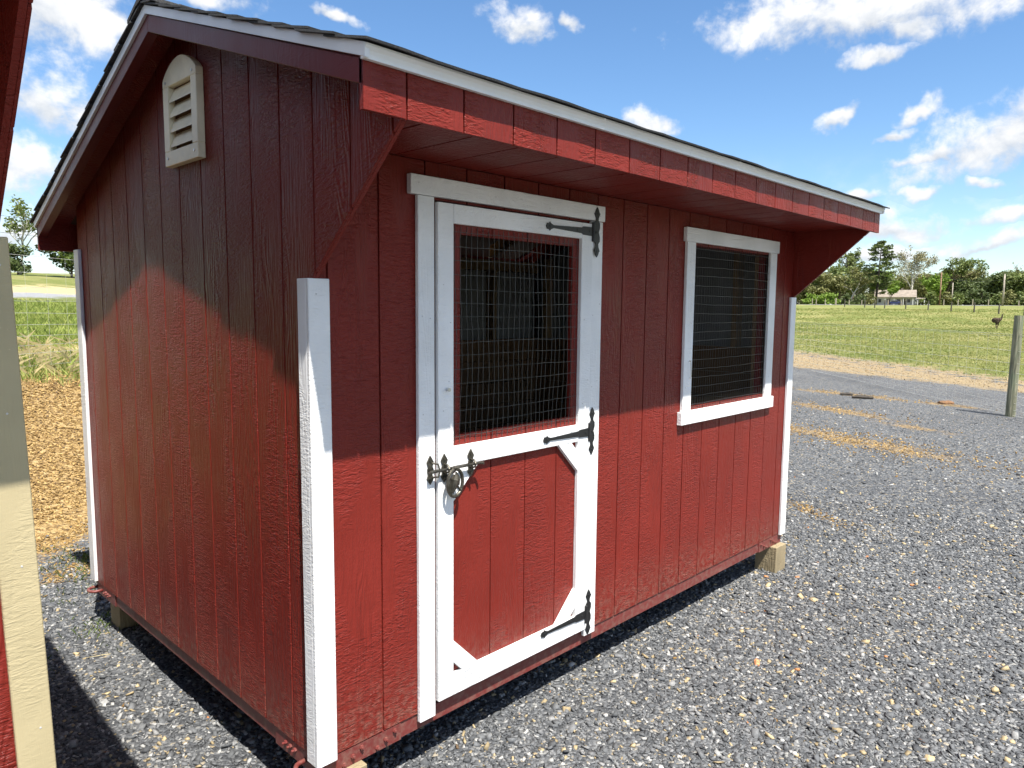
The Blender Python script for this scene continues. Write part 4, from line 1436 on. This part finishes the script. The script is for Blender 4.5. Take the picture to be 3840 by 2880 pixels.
def tree(name, az, r, h, label, cols, seed, spread=0.8, n=1900, leaf=0.42, blob=1.6, bark_m='bark', levels=2, first=0.3, kids=(6, 4, 3), up=0.5, group=None, cat='tree', flat=0.8, trunk=None, keep=1.0):
    R = random.Random(seed)
    NP.seed(seed)
    x, y = polar(az, r)
    root = empty(name, (x, y, tz(x, y) - 0.1), label=label, category=cat)
    if group:
        root['group'] = group
    mb, tips = branchy(h, trunk or h * 0.022, spread, R, levels, first, up, kids)
    top = max(t.z for t in tips)
    s = h / (top + blob * 0.5)
    mb.v = [(a * s, b * s, c * s) for a, b, c in mb.v]
    mb.build('trunk', bark_m, root, smooth=True)
    ct = np.array([tuple(t * s) for t in tips])
    if keep < 1:
        ct = ct[NP.rand(len(ct)) < keep]
    if cat == 'shrub':
        low = np.stack([NP.normal(0, 0.28 * h, 14), NP.normal(0, 0.28 * h, 14), NP.uniform(0.12, 0.45, 14) * h], 1)
        ct = np.concatenate([ct, low])
    rad = NP.uniform(0.55, 1.25, len(ct)) * blob
    v, f, c = leaf_cloud(ct, rad, n, leaf, cols, flat)
    piece_mesh('crown', v, f, c, 'leaf', root)
    return root


def pine(name, az, r, h, label, seed, width=5.5):
    R = random.Random(seed)
    NP.seed(seed)
    x, y = polar(az, r)
    root = empty(name, (x, y, tz(x, y) - 0.1), label=label, category='tree')
    tr = MB()
    tr.tube([(0, 0, 0), (0.35, -0.3, h * 0.35), (0.6, -0.5, h * 0.7), (0.7, -0.6, h)], [0.42, 0.33, 0.2, 0.04], 8, False)
    cen, rad = [], []
    z = h * 0.18
    while z < h:
        t = z / h
        prof = width * (0.55 + 0.6 * math.sin(math.pi * min(1, max(0, (t - 0.12) / 0.85))) ** 0.8) * (1 - max(0, t - 0.75) * 2.6)
        for k in range(5 if t > 0.3 else 3):
            th = R.uniform(0, 6.28)
            ln = max(0.7, prof * R.uniform(0.45, 1.05)) * (0.8 if t < 0.3 else 1)
            c0 = Vector((0.7 * t, -0.6 * t, z))
            e = c0 + Vector((math.cos(th) * ln, math.sin(th) * ln, ln * R.uniform(-0.05, 0.22)))
            tr.tube([c0, c0.lerp(e, .5), e], [0.07, 0.05, 0.02], 4, False)
            for q in (0.55, 0.8, 1.0):
                if t < 0.3 and R.random() < 0.5:
                    continue
                cen.append(tuple(c0.lerp(e, q)))
                rad.append(R.uniform(0.7, 1.25))
        z += h * 0.042
    tr.build('trunk', 'bark_dark', root, smooth=True)
    v, f, c = leaf_cloud(np.array(cen), np.array(rad), 4200, 0.34, ((0.028, 0.055, 0.020), (0.145, 0.175, 0.05)), 0.45)
    piece_mesh('crown', v, f, c, 'leaf', root)
    return root


OLIVE = ((0.09, 0.105, 0.036), (0.28, 0.275, 0.105))
PALE = ((0.17, 0.165, 0.085), (0.36, 0.335, 0.19))
FRESH = ((0.09, 0.165, 0.020), (0.25, 0.35, 0.06))
DEEP = ((0.040, 0.064, 0.022), (0.13, 0.165, 0.055))
MID = ((0.070, 0.112, 0.030), (0.225, 0.26, 0.08))
RT = 285
tree('sycamore_tree', 15.3, 290, 20.3, 'tall pale sycamore with bare white limbs behind the white house', PALE, 21, 0.75, 3600, 0.24, 1.6, 'bark_pale', 3, 0.25, (7, 5, 3), 0.75)
tree('sycamore_tree', 19.2, 272, 13.2, 'olive sycamore with white forked limbs just right of the shed', OLIVE, 22, 0.9, 2600, 0.33, 1.7, 'bark_pale', 3, 0.22, (6, 4, 3), 0.45)
pine('pine_tree', 17.55, 264, 20.6, 'tall dark pine with a straight trunk left of the white house', 23)
tree('poplar_tree', 18.95, 300, 21.5, 'left of two slim green poplars behind the shed eave', MID, 24, 0.22, 1100, 0.36, 0.9, 'bark', 2, 0.3, (9, 4, 3), 1.0, group='slim poplars')
tree('poplar_tree', 18.40, 302, 22.0, 'right of two slim green poplars behind the shed eave', MID, 25, 0.22, 1100, 0.36, 0.9, 'bark', 2, 0.3, (9, 4, 3), 1.0, group='slim poplars')
tree('young_tree', 16.75, 258, 6.2, 'young bright green tree in front of the white house', FRESH, 26, 0.35, 700, 0.3, 0.9, 'bark', 1, 0.3, (7, 3, 3), 0.9)
tree('maple_tree', 14.05, 268, 9.6, 'bright green maple right of the white house', FRESH, 27, 0.8, 2400, 0.36, 1.7, 'bark', 2, 0.15, (7, 4, 3), 0.4)
tree('locust_tree', 13.35, 292, 15.8, 'tall tree with a leaning green tuft on a bare trunk above the brown pole', MID, 28, 0.45, 900, 0.36, 1.7, 'bark', 1, 0.6, (6, 3, 3), 0.9)
tree('locust_tree', 12.45, 292, 16.4, 'tall tree with a broad ragged crown to the right of the leaning tuft', MID, 29, 0.8, 1150, 0.36, 1.7, 'bark', 2, 0.62, (5, 3, 3), 0.6)
tree('bare_tree', 9.55, 300, 14.6, 'bare dead tree sticking up over the woods at the right edge', OLIVE, 30, 0.6, 60, 0.2, 0.5, 'bark', 3, 0.3, (6, 4, 3), 0.9)
for k, (az, r, h, c, lab) in enumerate([(21.6, 285, 8.5, MID, 'green broadleaf tree at the end of the treeline beside the shed trim'), (20.8, 282, 10.5, OLIVE, 'olive broadleaf tree second from the shed trim'),
                                        (20.0, 292, 13.0, MID, 'broad green tree behind the shed eave, left of the white-limbed sycamore'), (17.0, 300, 12.5, FRESH, 'fresh green tree showing right of the pine trunk'),
                                        (16.2, 305, 10.0, OLIVE, 'olive tree behind the roof of the white house'), (14.6, 300, 10.5, OLIVE, 'olive tree behind the right end of the white house'),
                                        (13.1, 300, 11.6, OLIVE, 'olive tree filling in behind the brown pole'), (11.7, 300, 11.4, OLIVE, 'pale olive round tree right of the ragged crown'),
                                        (11.1, 296, 9.8, DEEP, 'dark cedar-like tree left of the grey utility pole'), (10.4, 294, 9.6, DEEP, 'dark bushy tree directly behind the grey utility pole'),
                                        (9.7, 298, 10.6, MID, 'green tree right of the grey utility pole'), (8.9, 294, 9.8, MID, 'green tree at the right end of the treeline'),
                                        (8.0, 294, 10.4, OLIVE, 'olive tree beyond the right edge of the treeline'), (22.6, 285, 9.0, OLIVE, 'olive tree hidden behind the shed wall'),
                                        (12.1, 288, 7.6, DEEP, 'dark low tree between the two tall ragged trees')]):
    tree('broadleaf_tree', az, r, h * 1.12, lab, c, 50 + k, 0.9, 3000, 0.42, 2.4, 'bark', 2, 0.10, (7, 4, 3), 0.35, group='trees along the far edge of the paddock')
for k, (az, r, h, c, lab) in enumerate([(21.7, 250, 3.6, FRESH, 'light green shrub touching the shed trim'), (21.0, 252, 3.4, FRESH, 'light green shrub second from the shed trim'), (20.3, 252, 3.8, FRESH, 'light green shrub by the thick pale post'),
                                        (19.5, 256, 3.4, DEEP, 'dark shrub under the white-limbed sycamore'), (18.7, 256, 3.6, DEEP, 'dark shrub under the poplars'), (18.0, 258, 3.4, OLIVE, 'olive shrub left of the pine trunk'),
                                        (13.9, 255, 4.4, MID, 'green shrub right of the house porch'), (13.2, 256, 4.2, OLIVE, 'olive shrub behind the brown pole'), (12.6, 256, 4.0, MID, 'green shrub right of the brown pole'),
                                        (11.9, 258, 5.0, DEEP, 'dark shrub below the dark low tree'), (11.2, 258, 5.2, DEEP, 'dark shrub left of the grey utility pole'), (10.5, 256, 3.6, MID, 'green shrub at the foot of the grey utility pole'),
                                        (9.8, 256, 4.6, OLIVE, 'olive shrub right of the grey utility pole'), (9.1, 256, 4.4, MID, 'green shrub near the right edge of the photo')]):
    tree('shrub', az, r, h, lab, c, 90 + k, 1.0, 900, 0.32, 1.1, 'bark', 1, 0.05, (8, 3, 3), 0.25, group='shrubs along the road', cat='shrub')


def woodland():
    NP.seed(77)
    n = 760
    az = NP.uniform(3, 27, n)
    r = NP.uniform(312, 345, n)
    xs = CAM.x + np.cos(np.radians(az)) * r
    ys = CAM.y + np.sin(np.radians(az)) * r
    hh = np.interp(az, [3, 9, 11, 13, 15, 18, 22, 27], [11, 11, 11, 11.5, 10, 11.5, 10.5, 10]) * (NP.rand(n) ** 0.8)
    cen = np.stack([xs, ys, terrain(xs, ys) + hh], 1)
    v, f, c = leaf_cloud(cen, NP.uniform(1.8, 3.2, n), 46000, 0.6, ((0.06, 0.08, 0.03), (0.21, 0.23, 0.09)), 1.0)
    piece_mesh('woodland', v, f, c, 'leaf', kind='stuff', label='mass of woods behind the single trees at the horizon', category='woods')


woodland()
# trees on the rise between the sheds
tree('half_bare_tree', 77.9, 92, 8.0, 'half bare twiggy tree on the rise between the two sheds', MID, 140, 0.55, 900, 0.17, 0.7, 'bark_pale', 3, 0.25, (6, 4, 3), 0.8)
tree('cedar_shrub', 78.0, 90, 3.3, 'dark green bush under the half bare tree', DEEP, 141, 0.9, 2200, 0.16, 0.7, 'bark', 1, 0.02, (9, 3, 3), 0.3, cat='shrub')
tree('leafy_tree', 75.0, 92, 6.0, 'leafy green tree on the rise beside the back corner of the red shed', ((0.03, 0.06, 0.012), (0.13, 0.17, 0.04)), 142, 0.9, 4200, 0.19, 0.95, 'bark', 2, 0.04, (9, 4, 3), 0.3)
tree('leafy_tree', 71.5, 94, 6.0, 'leafy green tree on the rise hidden behind the red shed', MID, 143, 0.9, 2000, 0.22, 0.9, 'bark', 2, 0.1, (8, 4, 3), 0.35)
tree('leafy_tree', 81.0, 96, 6.5, 'leafy green tree on the rise hidden behind the tan trimmed shed', MID, 144, 0.9, 2000, 0.22, 0.9, 'bark', 2, 0.1, (8, 4, 3), 0.35)


# ------------------------------------------------------------------ utility poles and cables
def pole(az, r, h, rad, mat, label, arm=True):
    x, y = polar(az, r)
    root = empty('utility_pole', (x, y, tz(x, y) - 0.1), math.radians(az - 90), label=label, category='utility pole')
    MB().tube([(0, 0, 0), (0.0, 0, h)], [rad, rad * 0.72], 8).build('pole', mat, root, smooth=True)
    if arm:
        MB().tube([(-0.25, -0.1, h - 1.3), (0.25, -0.1, h - 1.3)], 0.06, 6).build('bracket', 'cable', root)
        MB().tube([(0, -0.12, h - 0.02), (0, -0.12, h + 0.12)], 0.05, 6).build('insulator', 'white_metal', root)
    return Vector((x, y, tz(x, y) - 0.1 + h))


M['pole_brown'] = simple('creosote_pole', (0.20, 0.12, 0.075), 0.9, 0, 0.2, 2.0)
M['pole_grey'] = simple('grey_pole', (0.33, 0.29, 0.24), 0.9, 0, 0.2, 2.0)
pa = pole(13.65, 230, 9.0, 0.21, 'pole_brown', 'brown utility pole right of the white house')
pb = pole(10.1, 205, 7.4, 0.22, 'pole_grey', 'pale grey utility pole above the running bird')
pc = pole(12.95, 262, 7.0, 0.17, 'pole_grey', 'thin grey utility pole just right of the brown pole', False)
def cable(a, b, sag, label, rad=0.028):
    pts = [a.lerp(b, i / 14) - Vector((0, 0, sag * 4 * (i / 14) * (1 - i / 14))) for i in range(15)]
    MB().tube(pts, rad, 4, False).build('overhead_cable', 'cable', None, label=label, category='cable')
ex = polar(3.0, 190)
cable(pa - Vector((0, 0, 1.3)), pb - Vector((0, 0, 1.3)), 0.7, 'overhead cable between the brown and the grey utility pole')
cable(pb - Vector((0, 0, 1.3)), Vector((ex[0], ex[1], pb.z - 1.3)), 0.7, 'overhead cable leaving the grey utility pole to the right')
for k, (z0, z1, lab) in enumerate([(10.2, 9.0, 'upper overhead cable above the rise between the sheds'), (8.6, 7.5, 'lower overhead cable above the rise between the sheds')]):
    a, b2 = polar(84, 82), polar(66, 95)
    cable(Vector((a[0], a[1], z0)), Vector((b2[0], b2[1], z1)), 0.1, lab, 0.02)
for az, r, h, lab in ((84, 82, 9.5, 'utility pole on the rise behind the tan trimmed shed'), (66, 95, 8.5, 'utility pole on the rise behind the red shed')):
    x, y = polar(az, r)
    root = empty('utility_pole', (x, y, tz(x, y) - 0.1), label=lab, category='utility pole')
    MB().tube([(0, 0, 0), (0, 0, max(9.0 if az > 80 else 9.2, 10.4 - tz(x, y)))], [0.16, 0.11], 8).build('pole', 'pole_grey', root, smooth=True)


# ------------------------------------------------------------------ white house and the car in front of it
def house():
    az, r = 16.2, 275
    x, y = polar(az, r)
    M['hwhite'] = simple('white_clapboard', (0.70, 0.71, 0.70), 0.7, 0, 0.05, 0.5)
    M['hblue'] = simple('pale_grey_clapboard', (0.50, 0.53, 0.55), 0.7, 0, 0.05, 0.5)
    M['hroof'] = simple('brown_shingle_roof', (0.22, 0.185, 0.15), 0.9, 0, 0.15, 1.0)
    M['hglass'] = simple('dark_window_glass', (0.03, 0.035, 0.04), 0.15)
    root = empty('white_house', (x, y, tz(x, y) - 0.25), math.radians(az - 90), label='low white house with a brown roof and a porch beyond the paddock', category='house')
    w = MB()
    w.box(-6.4, 5.2, 1.6, 8.0, 0, 3.1)
    w.build('wall', 'hwhite', root)
    w = MB().prism([(1.6, 3.1), (8.0, 3.1), (4.4, 5.2)], 0, -6.4, -6.2)
    w.build('gable', 'hblue', root)
    MB().prism([(0.0, 0.0), (0.0, 2.9), (1.3, 3.6), (2.6, 2.9), (2.6, 0)], 0, 5.5, 5.62).build('gable', 'hwhite', root)
    rf = MB()
    rf.prism([(-0.6, 2.75), (4.4, 5.15), (9.0, 2.9), (9.0, 3.05), (4.4, 5.35), (-0.6, 2.92)], 0, -6.9, 5.6)
    roof = rf.build('roof', 'hroof', root)
    MB().box(1.0, 1.6, 4.1, 4.7, 5.0, 5.9).build('chimney', 'hroof', roof)
    for u in (-3.6, -0.9, 1.8, 4.6):
        MB().box(u - 0.09, u + 0.09, -0.42, -0.24, 0, 2.80).build('porch_post', 'hwhite', root)
    MB().box(-6.3, 5.4, -0.5, 1.6, 0.0, 0.28).build('porch_floor', 'hroof', root)
    for u, ww in ((-5.2, 1.0), (-2.6, 1.2), (0.4, 1.2), (3.4, 1.1)):
        wd = MB().box(u - ww / 2, u + ww / 2, 1.53, 1.6, 1.0, 2.3).build('window', 'hwhite', root)
        MB().box(u - ww / 2 + 0.1, u + ww / 2 - 0.1, 1.50, 1.528, 1.1, 2.2).build('pane', 'hglass', wd)
    dd = MB().box(1.5, 2.4, 1.53, 1.6, 0.28, 2.35).build('door', 'hroof', root)
    MB().prism([(0.0, 2.35), (-1.5, 1.85), (-1.5, 1.95), (0.0, 2.5)], 0, -8.6, -6.5).build('awning', 'hwhite', root)
    MB().box(-8.5, -6.45, 0.0, 4.0, 0, 2.3).build('wing', 'hblue', root)
    MB().prism([(-0.6, 2.2), (3.0, 2.5), (3.0, 2.62), (-0.6, 2.32)], 0, 5.7, 8.2).build('side_porch_roof', 'hroof', root)
    for u in (6.0, 7.9):
        MB().box(u - 0.1, u + 0.1, -0.5, -0.3, 0, 2.25).build('porch_post', 'hwhite', root)
    # car
    M['cblue'] = simple('dark_blue_car_paint', (0.02, 0.03, 0.11), 0.25, 0, 0.1, 2.0)
    M['tyre'] = simple('tyre_rubber', (0.02, 0.02, 0.02), 0.85)
    cx, cy = polar(16.35, 262)
    car = empty('parked_car', (cx, cy, tz(cx, cy)), math.radians(az - 90), label='dark blue car parked in front of the white house', category='car')
    MB().prism([(-2.1, 0.35), (-2.15, 0.8), (-1.9, 0.95), (-1.2, 1.0), (-0.6, 1.42), (0.7, 1.45), (1.35, 1.02), (2.0, 0.9), (2.15, 0.6), (2.1, 0.35)], 1, -0.85, 0.85).build('body', 'cblue', car, bevel=0.05)
    MB().prism([(-1.02, 1.04), (-0.52, 1.36), (0.62, 1.38), (1.12, 1.04)], 1, -0.87, 0.87).build('side_window', 'hglass', car)
    for u in (-1.35, 1.35):
        for v in (-0.86, 0.66):
            MB().prism([(u + 0.33 * math.cos(q * math.pi / 8), 0.33 + 0.33 * math.sin(q * math.pi / 8)) for q in range(16)], 1, v, v + 0.2).build('wheel', 'tyre', car)


house()


# ------------------------------------------------------------------ emu walking in the paddock
def emu():
    az, r = 10.72, 86.0
    k = (2440 + 2062 * 1400 / 2212)
    x, y = polar(10.35, r)
    z = tz(x, y)
    M['feather'] = simple('shaggy_brown_feathers', (0.075, 0.055, 0.042), 0.9, 0, 0.45, 9.0, 0.03, 30.0, 0.1)
    # local frame: X = photo right, facing right and towards the viewer
    joints = [((0.0, 0, 0.86), 0.30), ((-0.24, 0.05, 0.84), 0.27), ((-0.40, 0.08, 0.70), 0.15), ((0.20, -0.05, 0.90), 0.25), ((0.36, -0.08, 1.00), 0.13),
              ((0.41, -0.09, 1.18), 0.065), ((0.42, -0.10, 1.36), 0.055), ((0.44, -0.11, 1.46), 0.062), ((0.53, -0.14, 1.45), 0.024),
              ((0.02, -0.10, 0.60), 0.13), ((-0.03, -0.12, 0.36), 0.045), ((0.03, -0.12, 0.06), 0.035), ((0.14, -0.15, 0.02), 0.025),
              ((0.08, 0.12, 0.60), 0.13), ((0.16, 0.12, 0.40), 0.045), ((0.06, 0.14, 0.20), 0.035), ((0.15, 0.12, 0.13), 0.025)]
    edges = [(0, 1), (1, 2), (0, 3), (3, 4), (4, 5), (5, 6), (6, 7), (7, 8), (0, 9), (9, 10), (10, 11), (11, 12), (0, 13), (13, 14), (14, 15), (15, 16)]
    me = bpy.data.meshes.new('emu')
    me.from_pydata([j[0] for j in joints], edges, [])
    me.update()
    o = bpy.data.objects.new('emu', me)
    COL.objects.link(o)
    me.materials.append(M['feather'])
    sk = o.modifiers.new('skin', 'SKIN')
    for i, j in enumerate(joints):
        me.skin_vertices[0].data[i].radius = (j[1], j[1])
    me.skin_vertices[0].data[0].use_root = True
    sb = o.modifiers.new('sub', 'SUBSURF')
    sb.levels = 2
    sb.render_levels = 2
    o.location = (x, y, z)
    o.rotation_euler = (0, 0, math.radians(10.35 - 90))
    o['label'] = 'brown emu walking through the paddock left of the thick post'
    o['category'] = 'bird'


emu()
